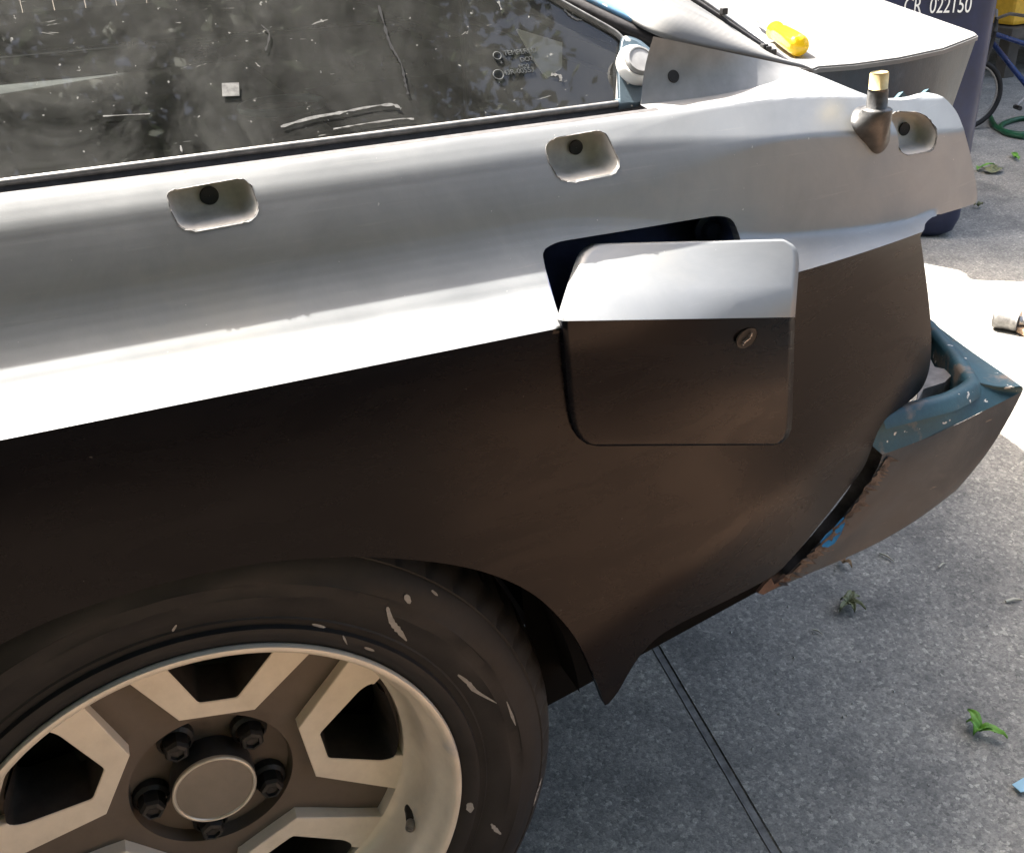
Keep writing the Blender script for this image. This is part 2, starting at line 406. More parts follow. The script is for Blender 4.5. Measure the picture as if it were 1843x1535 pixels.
def inside(P, poly):
    x, y = P[:, 0], P[:, 1]; c = np.zeros(len(P), bool); n = len(poly)
    for i in range(n):
        x1, y1 = poly[i]; x2, y2 = poly[(i + 1) % n]
        if y1 == y2: continue
        m_ = ((y1 > y) != (y2 > y)); c ^= m_ & (x < (x2 - x1) * (y - y1) / (y2 - y1) + x1)
    return c
def nearest(P, poly):
    A = np.asarray(poly); B = np.roll(A, -1, 0); best = np.full(len(P), 1e9); out = P.copy()
    for a, b in zip(A, B):
        ab = b - a; L = ab @ ab
        if L < 1e-14: continue
        t = np.clip(((P - a) @ ab) / L, 0, 1); q = a + t[:, None] * ab
        d = ((P - q) ** 2).sum(1); m_ = d < best; best[m_] = d[m_]; out[m_] = q[m_]
    return out, best
def panel(name, outline, holes, xs, hs, mats, parent, func=F, flange=0.010, crease=HC):
    nx, nh = len(xs), len(hs)
    X, H = np.meshgrid(xs, hs, indexing='ij'); V = np.stack([X.ravel(), H.ravel()], 1)
    I = np.arange(nx * nh).reshape(nx, nh)
    q = np.stack([I[:-1, :-1], I[1:, :-1], I[1:, 1:], I[:-1, 1:]], -1).reshape(-1, 4)
    cen = V[q].mean(1); keep = inside(cen, outline)
    for hpoly in holes: keep &= ~inside(cen, hpoly)
    q = q[keep]
    e = np.concatenate([q[:, [0, 1]], q[:, [1, 2]], q[:, [2, 3]], q[:, [3, 0]]]); es = np.sort(e, 1)
    u, cnt = np.unique(es, axis=0, return_counts=True); bv = np.unique(u[cnt == 1])
    best = np.full(len(bv), 1e9); newp = V[bv].copy()
    for pl in [outline] + list(holes):
        p, d = nearest(V[bv], pl); m_ = d < best; best[m_] = d[m_]; newp[m_] = p[m_]
    V[bv] = newp
    Y = func(V[:, 0], V[:, 1])
    used = np.unique(q); remap = -np.ones(len(V), int); remap[used] = np.arange(len(used))
    vs = np.stack([V[used, 0], Y[used], V[used, 1] + HUB], 1); fs = remap[q]
    me = bpy.data.meshes.new(name); me.from_pydata(vs.tolist(), [], fs.tolist())
    bm = bmesh.new(); bm.from_mesh(me); bpy.data.meshes.remove(me)
    bmesh.ops.dissolve_degenerate(bm, dist=1e-5, edges=bm.edges)
    bmesh.ops.recalc_face_normals(bm, faces=bm.faces)
    if sum(f.normal.y for f in bm.faces) > 0: bmesh.ops.reverse_faces(bm, faces=bm.faces)
    for f in bm.faces:
        f.smooth = True
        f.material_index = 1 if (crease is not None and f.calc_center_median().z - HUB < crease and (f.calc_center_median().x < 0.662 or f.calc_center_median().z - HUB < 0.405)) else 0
    if crease is not None:
        for e_ in bm.edges:
            a, b_ = e_.verts
            if abs(a.co.z - HUB - crease) < 1e-5 and abs(b_.co.z - HUB - crease) < 1e-5: e_.smooth = False
            elif 0.40 < a.co.x < 0.64 and len(e_.link_faces) == 2 and e_.calc_face_angle(0) > 0.35: e_.smooth = False
    be = [e_ for e_ in bm.edges if len(e_.link_faces) == 1]
    r = bmesh.ops.extrude_edge_only(bm, edges=be)
    for v in [g for g in r['geom'] if isinstance(g, bmesh.types.BMVert)]: v.co.y += flange
    for e_ in be: e_.smooth = False
    o = obj(name, bm, mats, parent); return o

car = empty('car', (0, 0, 0), 'stripped coupe in grey primer above black, its fuel door ajar over the rear wheel', 'car')

# outline of the quarter panel
top = [(-20, 357), (300, 317), (700, 264), (1000, 224), (1188, 199), (1290, 187), (1370, 172), (1425, 156), (1450, 143), (1461, 131)]
ridge = [(1500, 147), (1560, 171), (1600, 180), (1640, 179), (1672, 171), (1692, 172), (1712, 189), (1728, 215), (1744, 268), (1757, 330)]
tail = rounded([(1757, 330), (1760, 366), (1700, 384), (1672, 392), (1655, 420)], [0, 12, 20, 22, 0], 5)[1:]
rear = [(1656, 424), (1664, 480), (1672, 545), (1676, 600), (1674, 655), (1664, 690), (1648, 712), (1622, 733), (1596, 752), (1581, 775), (1568, 808), (1552, 845), (1515, 893), (1470, 950), (1440, 987), (1405, 1025), (1380, 1043)]
bot = [(1300, 1084), (1235, 1116), (1190, 1142), (1158, 1172), (1135, 1205), (1112, 1245), (1090, 1272)]
arch = cr([(1090, 1272), (1075, 1232), (1042, 1158), (1000, 1104), (950, 1063), (880, 1032), (800, 1014), (700, 1004), (600, 1003), (480, 1012), (350, 1036), (200, 1077), (80, 1121), (0, 1160)], 4)
a_top = xz(cr(top, 4)); a_r = xz(cr(ridge, 4)); a_t = xz(tail); a_rear = xz(cr(rear, 4)); a_b = xz(cr(bot, 4)); a_a = xz(arch[1:])
lx, lh = a_a[-1]
r0 = math.hypot(lx, lh); an = math.atan2(lh, lx)
left_arch = [(r0 * math.cos(a), r0 * math.sin(a)) for a in np.linspace(an + 0.04, math.pi - 0.12, 26)]
outline = np.array([(-1.5, 0.556)] + list(a_top) + list(a_r) + list(a_t) + list(a_rear) + list(a_b) + list(a_a) + left_arch + [(-0.36, -0.06), (-1.5, -0.06)])

recess_px = [
    rounded([(300, 347), (312, 341), (436, 321), (452, 330), (467, 373), (460, 394), (440, 400), (345, 417), (322, 410), (304, 376)], 14, 4),
    rounded([(981, 258), (1000, 247), (1078, 235), (1092, 240), (1117, 295), (1108, 313), (1030, 329), (1008, 325), (985, 290)], 14, 4),
    rounded([(1602, 208), (1612, 201), (1652, 201), (1672, 212), (1688, 238), (1684, 262), (1676, 273), (1632, 281), (1620, 273)], 10, 4)]
door_hole_px = rounded([(974, 452), (1000, 436), (1290, 388), (1318, 392), (1334, 430), (1352, 560), (1420, 580), (1418, 780), (1060, 803), (1024, 770), (1010, 580)], [20, 22, 20, 22, 20, 10, 5, 20, 20, 30, 5], 5)
holes = [xz(p) for p in recess_px] + [xz(door_hole_px)]
xs = np.concatenate([np.arange(-1.5, -0.30, 0.03), np.arange(-0.30, 0.86, 0.0042)])
hs = np.concatenate([np.arange(-0.06, 0.40, 0.0048), np.arange(0.40, HC - 0.002, 0.004), [HC], np.arange(HC + 0.0013, 0.523, 0.0013), np.arange(0.523, 0.585, 0.0011)])
hs = np.unique(np.round(hs, 6))
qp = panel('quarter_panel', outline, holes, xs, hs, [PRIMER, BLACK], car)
qp['label'] = 'rear quarter panel, grey primer above the crease and black below'

# recess cups
def cup(px, depth, k, hole_px):
    L0 = [hit(*p) for p in px]; c = sum(L0) / len(L0)
    n = len(L0)
    def ringf(s, d, dz=0): return [c + (p - c) * np.array([s, 0.4 * s, s]) + np.array([0, d + 0 * p[1], dz]) for p in L0]
    rag = [np.array(p) + np.array([random.uniform(-1, 1) * 0.0005, -0.0005 + random.uniform(-0.0004, 0.0003), random.uniform(-1, 1) * 0.0005]) for p in L0]
    A = ringf(1.035, 0); A = [np.array([a[0], p[1] + 0.0012, a[2]]) for a, p in zip(A, L0)]
    bm = bmesh.new()
    loops = [[c + (p - c) * np.array([1.018, 1, 1.022]) + np.array([0, 0.0016, 0]) for p in L0], rag,
             [c + (p - c) * np.array([0.982, 1, 0.975]) + np.array([0, 0.002, 0]) for p in L0]]
    V = [[bm.verts.new(Vector(tuple(p))) for p in L] for L in loops]
    for A_, B_ in zip(V, V[1:]):
        for i in range(n): bm.faces.new((A_[i], A_[(i + 1) % n], B_[(i + 1) % n], B_[i]))
    fix(bm)
    lip = obj('recess_lip', bm, EDGE, qp, sharp=50)
    bm = bmesh.new()
    loops = [[c + (p - c) * np.array([0.975, 1, 0.97]) + np.array([0, 0.001, 0]) for p in L0],
             [c + (p - c) * np.array([0.95, 0.9, 0.93]) + np.array([0, depth * 0.35, 0]) for p in L0],
             [c + (p - c) * np.array([0.88, 0.6, 0.82]) + np.array([0, depth * 0.8, 0]) for p in L0],
             [c + (p - c) * np.array([0.80, 0.4, 0.70]) + np.array([0, depth * 0.97, 0]) for p in L0],
             [c + (p - c) * np.array([0.68, 0.35, 0.55]) + np.array([0, depth, 0]) for p in L0]]
    V = [[bm.verts.new(Vector(tuple(p))) for p in L] for L in loops]
    for A_, B_ in zip(V, V[1:]):
        for i in range(n): bm.faces.new((A_[i], A_[(i + 1) % n], B_[(i + 1) % n], B_[i]))
    bm.faces.new(V[-1]); fix(bm)
    o = obj('recess_cup', bm, CUP, qp, smooth=True)
    # drilled hole in the back of the cup
    q = atY(hole_px[0], hole_px[1], c[1] + depth - 0.0015)
    bm = bmesh.new(); add_lathe(bm, [(k * 1.08, 0.001), (k, -0.0006), (k * 0.97, -0.0002), (0.0001, -0.0002)], 28, 'Y'); fix(bm)
    h = obj('drill_hole', bm, PIT, qp, smooth=False); h.location = q
cup(recess_px[0], 0.020, 0.0055, (377, 353))
cup(recess_px[1], 0.020, 0.0050, (1037, 266))
cup(recess_px[2], 0.018, 0.0052, (1628, 233))

# fuel filler pocket behind the door
L0 = [hit(*p) for p in door_hole_px]
bm = bmesh.new()
add_prism(bm, [p + np.array([0, 0.0015, 0]) for p in L0], [p * np.array([1, 1, 1]) + np.array([0, 0.0, 0]) + np.array([0, 0.055, 0]) for p in L0], False, True); fix(bm)
pk = obj('fuel_pocket', bm, NAVY, qp, sharp=40)
bm = bmesh.new(); add_lathe(bm, [(0.0002, -0.006), (0.006, -0.006), (0.0075, -0.004), (0.0075, 0.0), (0.0125, 0.001), (0.0125, 0.003)], 24, 'Y'); fix(bm)
bo = obj('bolt', bm, NAVY, qp, sharp=40); bo.location = atY(1278, 414, hit(1278, 414)[1] + 0.03)

# ---------------------------------------------------------------- fuel door
hinge_y = -0.079
def dY(x, y):
    """door surface: flat lower leaf a little proud of the body, upper leaf folded inward above the crease"""
    if y >= 573:
        t = (y - 573) / 230.0; s = (x - 1012) / 418.0
        b = float(hit(x, min(y, 800))[1]) - 0.0035; a0 = -0.0815 + 0.004 * (1 - s)
        return a0 + (b - a0) * (1 - math.exp(-3 * t)) / (1 - math.exp(-3))
    t = (573 - y) / 140.0; s = (x - 1012) / 418.0
    return (-0.0815 + 0.004 * (1 - s)) + (0.060 - 0.031 * s) * t
crA, crB = (1012, 578), (1431, 571)
nU, nL, nW = 16, 18, 36
def edgeL(y): return float(np.interp(y, [440, 452, 466, 480, 520, 578, 640, 700, 750, 775, 790, 799, 803], [1075, 1056, 1048, 1043, 1030, 1012, 1017, 1022, 1027, 1033, 1043, 1056, 1075]))
def edgeR(y): return float(np.interp(y, [432, 438, 448, 462, 480, 571, 640, 720, 765, 782, 792, 798, 801], [1412, 1425, 1434, 1438, 1438, 1431, 1429, 1427, 1426, 1422, 1415, 1406, 1392]))
rowsv = []
vlist = []
def rowpx(k):
    """pixel row k as (left y, right y)"""
    return k
ups = [(440, 432), (443, 435), (448, 440), (456, 448), (466, 459), (480, 473), (500, 493), (520, 513), (545, 538), (578, 571)]
los = [(600, 594), (640, 635), (680, 676), (720, 717), (750, 748), (775, 773), (790, 788), (799, 797), (803, 801)]
bm = bmesh.new(); V = []; nup = len(ups)
for (yl, yr) in ups + los:
    xl, xr = edgeL(yl), edgeR(yr); row = []
    for i in range(nW + 1):
        s = i / nW; x = xl + (xr - xl) * s; y = yl + (yr - yl) * s
        row.append(bm.verts.new(Vector(tuple(atY(x, y, dY(x, y + (578 - 571) * s * (1 if y < 600 else 0)))))))
    V.append(row)
for a in range(len(V) - 1):
    for i in range(nW):
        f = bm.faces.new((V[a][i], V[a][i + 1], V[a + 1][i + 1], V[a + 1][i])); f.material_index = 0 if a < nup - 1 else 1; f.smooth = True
bmesh.ops.recalc_face_normals(bm, faces=bm.faces)
if sum(f.normal.y for f in bm.faces) > 0: bmesh.ops.reverse_faces(bm, faces=bm.faces)
for e_ in bm.edges:
    if all(v in V[nup - 1] for v in e_.verts): e_.smooth = False
be = [e_ for e_ in bm.edges if len(e_.link_faces) == 1]
# rolled edge: push the border back a little, then a flange behind it
r = bmesh.ops.extrude_edge_only(bm, edges=be); ex = [g for g in r['geom'] if isinstance(g, bmesh.types.BMVert)]
for v in ex: v.co.y += 0.0022
for f in bm.faces:
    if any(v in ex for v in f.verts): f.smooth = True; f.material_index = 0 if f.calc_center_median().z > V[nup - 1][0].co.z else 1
be = [e_ for e_ in bm.edges if len(e_.link_faces) == 1]
r = bmesh.ops.extrude_edge_only(bm, edges=be)
for v in [g for g in r['geom'] if isinstance(g, bmesh.types.BMVert)]: v.co.y += 0.007; v.co.z -= 0.002
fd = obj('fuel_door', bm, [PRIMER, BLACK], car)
fd['label'] = 'ajar fuel door, pale folded upper face and black lower face with a lock hole'
# lock hole
lc = atY(1343, 608, dY(1343, 608) - 0.0008)
bm = bmesh.new(); add_lathe(bm, [(0.0085, 0.0004), (0.0078, -0.0009), (0.0070, 0.0), (0.0066, 0.004)], 36, 'Y'); fix(bm)
lk = obj('lock_rim', bm, DARK, fd, smooth=True); lk.location = lc; lk.scale = (1, 1, 1.15)
bm = bmesh.new(); add_lathe(bm, [(0.0084, 0.0), (0.0083, 0.0006), (0.0002, 0.0007)], 36, 'Y'); fix(bm)
lk2 = obj('lock_bore', bm, PIT, fd); lk2.location = lc + np.array([0, -0.0012, 0]); lk2.scale = (1, 1, 1.15)
bm = bmesh.new()
for (dx, dz, sx, sz, a) in [(-0.0022, -0.0022, 0.0022, 0.0010, 0.9), (-0.0005, -0.0006, 0.0022, 0.0011, 0.7), (0.0012, 0.0006, 0.0012, 0.001, 0.3), (0.0018, 0.0042, 0.0008, 0.0024, 0.1), (-0.0030, -0.0046, 0.001, 0.001, 0), (0.0016, 0.0026, 0.0022, 0.0007, 0.2)]:
    add_box(bm, (dx, -0.0004, dz), (sx, 0.002, sz), Matrix.Rotation(-a, 3, 'Y'), 0.0002)
lb = obj('lock_tumbler', bm, STEEL, fd); lb.location = lc + np.array([0, -0.0016, 0])
for o in (lk, lk2, lb): o.rotation_euler = (0.30, 0, 0)
lk.location = lc + np.array([0, -0.0002, 0]); lk2.location = lc + np.array([0, -0.0012, 0])

# ================================================================ WINDOW, LATCH, PILLAR
gp = np.array([0, 0.050, 0.548 + HUB]); gn = np.array([0, -1.0, 0.78])   # glass plane (leans in by 38 degrees)
gn = gn / np.linalg.norm(gn)
def G(x, y, o=0.0): return atP(x, y, gp - gn * o * -1, gn)
diag0, diag1 = G(1112, 66), G(1000, 2)
dd = diag1 - diag0; far_top = diag0 + dd * ((0.86 + HUB - diag0[2]) / dd[2])
gl_poly = [G(-10, 340), G(1113, 190), G(1115, 130), G(1117, 95), G(1112, 70), G(1098, 56), G(1000, 2), far_top, np.array([-1.4, gp[1] + 0.78 * (0.86 - 0.548), 0.86 + HUB]), np.array([-1.4, G(-10, 340)[1], G(-10, 340)[2]])]
gw = pyd('side_window', gl_poly + [p - gn * 0.005 for p in gl_poly], [tuple(range(len(gl_poly)))] + [], GLASS, car)
gw['label'] = 'dusty, scratched tinted side window'
# seal and trim along the window base (long bars)
def bar(name, path, wdt, hgt, mat, parent, seg=None):
    bm = bmesh.new(); P = [Vector(tuple(p)) for p in path]
    rings = []
    for i, p in enumerate(P):
        t = (P[min(i + 1, len(P) - 1)] - P[max(i - 1, 0)]).normalized(); n = Vector(tuple(gn)); s = t.cross(n).normalized()
        prof = [(-0.5, 0), (-0.5, 0.6), (-0.3, 0.95), (0, 1.0), (0.3, 0.95), (0.5, 0.6), (0.5, 0)]
        rings.append([bm.verts.new(p + s * a * wdt + n * b * hgt) for a, b in prof])
    for A_, B_ in zip(rings, rings[1:]):
        for k in range(len(A_) - 1): bm.faces.new((A_[k], A_[k + 1], B_[k + 1], B_[k]))
    bm.faces.new(rings[0]); bm.faces.new(rings[-1][::-1]); fix(bm)
    return obj(name, bm, mat, parent, sharp=60)
def dense(a, b, n=30): return [np.array(a) + (np.array(b) - np.array(a)) * k / n for k in range(n + 1)]
def gdir(p, x): p = np.array(p); q = p.copy(); q[0] = x; return q
sealpath = [G(x, y) for x, y in dense((0, 346), (1180, 194), 24)]; sealpath = [gdir(sealpath[0], -1.4)] + sealpath
bar('window_seal', sealpath, 0.012, 0.004, SEAL, gw)
trimpath = [G(x, y, 0.001) for x, y in dense((0, 334), (1108, 191), 24)]; trimpath = [gdir(trimpath[0], -1.4)] + trimpath
bar('window_trim', trimpath, 0.0050, 0.006, TRIM, gw)
trim2 = [G(x, y, 0.001) for x, y in dense((1108, 192), (1143, 186), 4)]
bar('trim_end', trim2, 0.009, 0.005, LATCH, gw)
edgep = [G(x, y, 0.001) for x, y in cr([(1111, 186), (1113, 150), (1116, 112), (1121, 80), (1113, 66), (1095, 53), (1050, 28), (1000, 0), (930, -40)], 4)]
bar('frame_edge', edgep, 0.0035, 0.003, simple('dull_grey_frame', (0.13, 0.13, 0.13), 0.6, 0.1, 0.4, 80), gw)
# lower ledge between the glass foot and the painted edge (closes the gap behind the seal)
lo_path = [hit(x, y) for x, y in cr(top[:5], 4)]; lo_path = [gdir(lo_path[0], -1.5)] + lo_path
up_path = [p + np.array([0, 0.03, 0.0]) for p in [G(x, y) for x, y in dense((-20, 352), (1188, 199), len(lo_path) - 2)]]; up_path = [gdir(up_path[0], -1.5)] + up_path
vs = lo_path + [np.array([a[0], a[1] + 0.006, a[2] + 0.001]) for a in lo_path] + [np.array([a[0], a[1] + 0.06, a[2] - 0.012]) for a in lo_path]
n = len(lo_path)
pyd('window_ledge', vs, [(i, i + 1, n + i + 1, n + i) for i in range(n - 1)] + [(n + i, n + i + 1, 2 * n + i + 1, 2 * n + i) for i in range(n - 1)], SEAL, car, True)

# etched glass mark
def text(body, size, loc, xax, nrm, mat, parent, name, ext=0.0002, spacing=1.0):
    cu = bpy.data.curves.new(name, 'FONT'); cu.body = body; cu.size = size; cu.extrude = ext; cu.space_character = spacing
    to = bpy.data.objects.new('tmp', cu); COL.objects.link(to)
    dg = bpy.context.evaluated_depsgraph_get(); me = bpy.data.meshes.new_from_object(to.evaluated_get(dg))
    bpy.data.objects.remove(to, do_unlink=True); bpy.data.curves.remove(cu)
    o = link(name, me, mat, parent)
    x = Vector(tuple(xax)).normalized(); z = Vector(tuple(nrm)).normalized(); y = z.cross(x).normalized(); x = y.cross(z)
    m = Matrix.Identity(4)
    for i in range(3): m[i][0] = x[i]; m[i][1] = y[i]; m[i][2] = z[i]; m[i][3] = loc[i]
    o.matrix_world = m; return o
ETCH = simple('etched_glass_white', (0.040, 0.046, 0.047), 0.7, 0, 0.1, bmp=0)
gx = G(950, 98) - G(890, 105)
for body, px, sz in [('TEMPERED', (907, 101), 0.0056), ('43R-00553', (907, 136), 0.0056), ('DOT', (937, 112), 0.005), ('M20', (935, 124), 0.0045)]:
    text(body, sz, G(px[0], px[1], 0.0006), gx, gn, ETCH, gw, 'etched_text')
for px, r_ in [((895, 101), 0.0030), ((897, 135), 0.0038)]:
    bm = bmesh.new(); c0 = Vector(tuple(G(px[0], px[1], 0.0006)))
    ax = Vector(tuple(gx)).normalized(); ay = Vector(tuple(gn)).cross(ax)
    add_tube(bm, [c0 + (ax * math.cos(a) + ay * math.sin(a)) * r_ for a in np.linspace(0, 2 * math.pi, 24, endpoint=False)], 0.0004, 6, closed=True)
    obj('etched_ring', bm, ETCH, gw)

# scratches and a dried drip on the glass
def gmark(px, w_, mat, nm):
    P = cr(px, 6); bm = bmesh.new(); va, vb = [], []
    for i, p in enumerate(P):
        t = P[min(i + 1, len(P) - 1)] - P[max(i - 1, 0)]; t /= np.linalg.norm(t); k = w_ * random.uniform(0.15, 1.0)
        va.append(bm.verts.new(Vector(tuple(G(p[0] - t[1] * k, p[1] + t[0] * k, 0.0007))))); vb.append(bm.verts.new(Vector(tuple(G(p[0] + t[1] * k * 0.6, p[1] - t[0] * k * 0.6, 0.0007)))))
    for i in range(len(va) - 1): bm.faces.new((va[i], va[i + 1], vb[i + 1], vb[i]))
    fix(bm); obj(nm, bm, mat, gw)
SCM = simple('pale_scratch', (0.16, 0.16, 0.155), 0.8, 0, 0.5, 200); DRM = simple('dark_drip', (0.006, 0.006, 0.006), 0.5)
gmark([(505, 228), (560, 212), (610, 203), (660, 193), (705, 188), (722, 196)], 4, SCM, 'scratch')
gmark([(600, 232), (660, 222), (720, 214), (745, 214)], 2.5, SCM, 'scratch')
gmark([(682, 10), (692, 45), (703, 80), (722, 115), (730, 150), (735, 170)], 4, DRM, 'drip')
gmark([(1012, 8), (1020, 22), (1036, 34), (1048, 36)], 3, SCM, 'scratch'); gmark([(897, 2), (903, 18)], 5, SCM, 'scratch'); gmark([(992, 134), (1008, 136), (1010, 146)], 4, SCM, 'scratch')
Q_ = [G(x, y, 0.0007) for x, y in [(399, 150), (430, 149), (431, 173), (400, 174)]]; pyd('sticker', Q_, [(0, 1, 2, 3)], SCM, gw); gmark([(185, 209), (270, 205)], 2, SCM, 'scratch'); gmark([(325, 262), (328, 275)], 3, SCM, 'scratch'); gmark([(470, 45), (485, 62), (478, 92)], 3, DRM, 'drip')
# rear window latch: rounded pad with a round cap
pad_px = rounded([(1110, 120), (1118, 62), (1150, 70), (1182, 98), (1192, 130), (1190, 168), (1176, 184), (1140, 190), (1112, 186)], [8, 14, 14, 16, 16, 14, 10, 6, 6], 4)
bm = bmesh.new(); add_prism(bm, [G(x, y, 0.006) for x, y in pad_px], [G(x, y, -0.004) for x, y in pad_px]); fix(bm)
es = [e_ for e_ in bm.edges if len([f for f in e_.link_faces if len(f.verts) > 6]) == 1]
bmesh.ops.bevel(bm, geom=es, offset=0.002, segments=3, affect='EDGES')
lt = obj('window_latch', bm, LATCH, car, sharp=50); lt['label'] = 'blue-grey window latch pad with round grey cap'
kc = G(1143, 121, 0.006)
def on_normal(o, loc, nrm):
    o.matrix_world = Matrix.Translation(Vector(tuple(loc))) @ Vector(tuple(nrm)).to_track_quat('Z', 'Y').to_matrix().to_4x4()
bm = bmesh.new(); add_lathe(bm, [(0.0155, 0.0), (0.0160, 0.004), (0.0135, 0.0075), (0.0115, 0.008), (0.0112, 0.0072)], 40, 'Z'); fix(bm)
k1 = obj('latch_collar', bm, WHITE, lt, smooth=True); on_normal(k1, kc, gn)
bm = bmesh.new(); R_ = add_lathe(bm, [(0.0112, 0.004), (0.0112, 0.0105), (0.0102, 0.0118), (0.0090, 0.0118), (0.0086, 0.0112), (0.0001, 0.0114)], 40, 'Z'); fix(bm)
k2 = obj('latch_cap', bm, KNOB, lt, sharp=35); on_normal(k2, kc, gn)

# C-pillar panel (grey triangle) with its drilled hole; each corner at its own depth
def pt(x, y, Y): return atY(x, y, Y)
hl = [hit(x, y) + np.array([0, 0.004, 0.0]) for x, y in cr([(1178, 201), (1188, 199), (1290, 187), (1370, 172), (1425, 156), (1450, 143), (1461, 131)], 3)]
tri = [pt(1462, 128, 0.165), pt(1440, 122, 0.17), pt(1380, 108, 0.165), pt(1300, 92, 0.16), pt(1200, 74, 0.155), pt(1180, 66, 0.15), pt(1170, 120, 0.115)]
bm = bmesh.new()
cen = (pt(1290, 135, 0.128))
loop = hl + tri
# shelf then wall: inner loop
inner = [hit(x, y) + np.array([0, 0.03, -0.004]) for x, y in [(1178, 199), (1290, 182), (1370, 165), (1420, 150), (1440, 138)]]
va = [bm.verts.new(Vector(tuple(p))) for p in hl]
sh = [p + np.array([0, 0.016, 0.0015]) for i, p in enumerate(hl)]
vb = [bm.verts.new(Vector(tuple(p))) for p in sh]
for i in range(len(va) - 1): bm.faces.new((va[i], va[i + 1], vb[i + 1], vb[i]))
ut = [pt(x, y, sh[i][1] + 0.010) for i, (x, y) in enumerate(dense((1176, 66), (1458, 126), len(hl) - 1))]
vc = []
for j in range(1, 9):
    s = j / 8.0; row = []
    for i in range(len(hl)):
        p = sh[i] * (1 - s) + ut[i] * s; p = p + np.array([0, 0.004, 0]) * math.sin(math.pi * s) * (1 - i / (len(hl) - 1))
        row.append(bm.verts.new(Vector(tuple(p))))
    vc.append(row)
prev = vb
for row in vc:
    for i in range(len(hl) - 1): bm.faces.new((prev[i], prev[i + 1], row[i + 1], row[i]))
    prev = row
fix(bm)
pp = obj('pillar_panel', bm, PILLAR, car, sharp=35)
pp['label'] = 'grey sanded rear pillar panel with a drilled hole'
def pillar_hit(x, y):
    d = Vector(tuple(ray(x, y))); dg = bpy.context.evaluated_depsgraph_get()
    ok, loc, nor, idx = pp.ray_cast(Vector(tuple(CAM)), d); return (np.array(loc), np.array(nor)) if ok else (pt(x, y, 0.14), np.array([0, -1, 0]))
bpy.context.view_layer.update()
pl, pn = pillar_hit(1212, 138)
if pn @ ray(1212, 138) > 0: pn = -pn
bm = bmesh.new(); add_lathe(bm, [(0.0047, 0.0002), (0.0040, 0.0010), (0.0037, 0.0007), (0.0001, 0.0007)], 28, 'Z'); fix(bm)
ph = obj('drill_hole', bm, PIT, pp); on_normal(ph, pl, pn)

# roof rail above the pillar panel: stacked strips running up to the roof
def strip(name, pa, pb, mat, parent=car, thick=0.004, n=14):
    """ribbon between two polylines of (px,py,Y)"""
    A_ = [atY(*p) for p in cr(pa, n)]; B_ = [atY(*p) for p in cr(pb, n)]
    m_ = min(len(A_), len(B_)); A_ = A_[:m_]; B_ = B_[:m_]
    bm = bmesh.new(); va = [bm.verts.new(Vector(tuple(p))) for p in A_]; vb = [bm.verts.new(Vector(tuple(p))) for p in B_]
    for i in range(m_ - 1): bm.faces.new((va[i], va[i + 1], vb[i + 1], vb[i]))
    fix(bm); bm.normal_update()
    o = obj(name, bm, mat, parent, smooth=True)
    sm = o.modifiers.new('t', 'SOLIDIFY'); sm.thickness = thick; sm.offset = 0
    return o
strip('rail_rebate', [(1195, 84, 0.095), (1120, 52, 0.105), (1000, -6, 0.135), (900, -60, 0.17)], [(1200, 68, 0.105), (1130, 32, 0.12), (1015, -26, 0.15), (915, -82, 0.19)], SEAL)
strip('rail_inner_paint', [(1205, 72, 0.098), (1140, 42, 0.11), (1025, -14, 0.138), (925, -70, 0.178)], [(1220, 66, 0.105), (1150, 33, 0.118), (1035, -22, 0.148), (935, -80, 0.188)], m_teal((0.10, 0.22, 0.36)))
strip('roof_rail', [(1464, 130, 0.112), (1440, 121, 0.106), (1360, 102, 0.095), (1200, 66, 0.085), (1100, 14, 0.13), (980, -45, 0.17), (880, -100, 0.21)], [(1456, 128, 0.215), (1435, 116, 0.215), (1390, 100, 0.22), (1260, 12, 0.25), (1165, -50, 0.29), (1050, -110, 0.34), (930, -160, 0.40)], PALE)
for k, (a, b_) in enumerate([(((1448, 133, 0.20), (1398, 106, 0.216), (1250, 6, 0.245), (1100, -92, 0.30)), 0.0032), (((1452, 132, 0.205), (1406, 106, 0.224), (1262, 4, 0.255), (1110, -94, 0.31)), 0.0022)]):
    bm = bmesh.new(); add_tube(bm, [atY(*p) - np.array([0, 0.002, -0.001]) for p in cr(a, 10)], b_, 8)
    obj('rail_seal', bm, SEAL if k == 0 else TRIM, car)
for p in [(1374, 96, 0.21), (1368, 92, 0.212), (1383, 101, 0.212), (1296, 28, 0.236)]:
    bm = bmesh.new(); add_box(bm, atY(*p) + np.array([0, -0.006, 0.004]), (0.006, 0.006, 0.006), None, 0.001)
    obj('rail_clip', bm, DARK, car)

# ================================================================ TRUNK LID AND TAIL
LZ = 0.500 + HUB
lid_px = [(1452, 137), (1458, 127), (1475, 120), (1540, 115), (1620, 104), (1700, 87), (1752, 67), (1761, 63), (1755, 58), (1590, 0)]
lp = [atZ(x, y, LZ) for x, y in lid_px]
bx_ = lp[-1]; back = [np.array([1.40, 1.20, LZ]), np.array([1.30, 1.55, LZ]), np.array([0.66, 1.60, LZ]), np.array([0.66, 0.33, LZ])]
loop = lp + back
bm = bmesh.new(); add_prism(bm, loop, [p - np.array([0, 0, 0.007]) for p in loop], True, True); fix(bm)
es = [e_ for e_ in bm.edges if all(abs(v.co.z - LZ) < 1e-5 for v in e_.verts)]
bmesh.ops.bevel(bm, geom=es, offset=0.002, segments=2, affect='EDGES')
tl = obj('trunk_lid', bm, PALE, car, sharp=50); tl['label'] = 'sanded pale trunk lid'
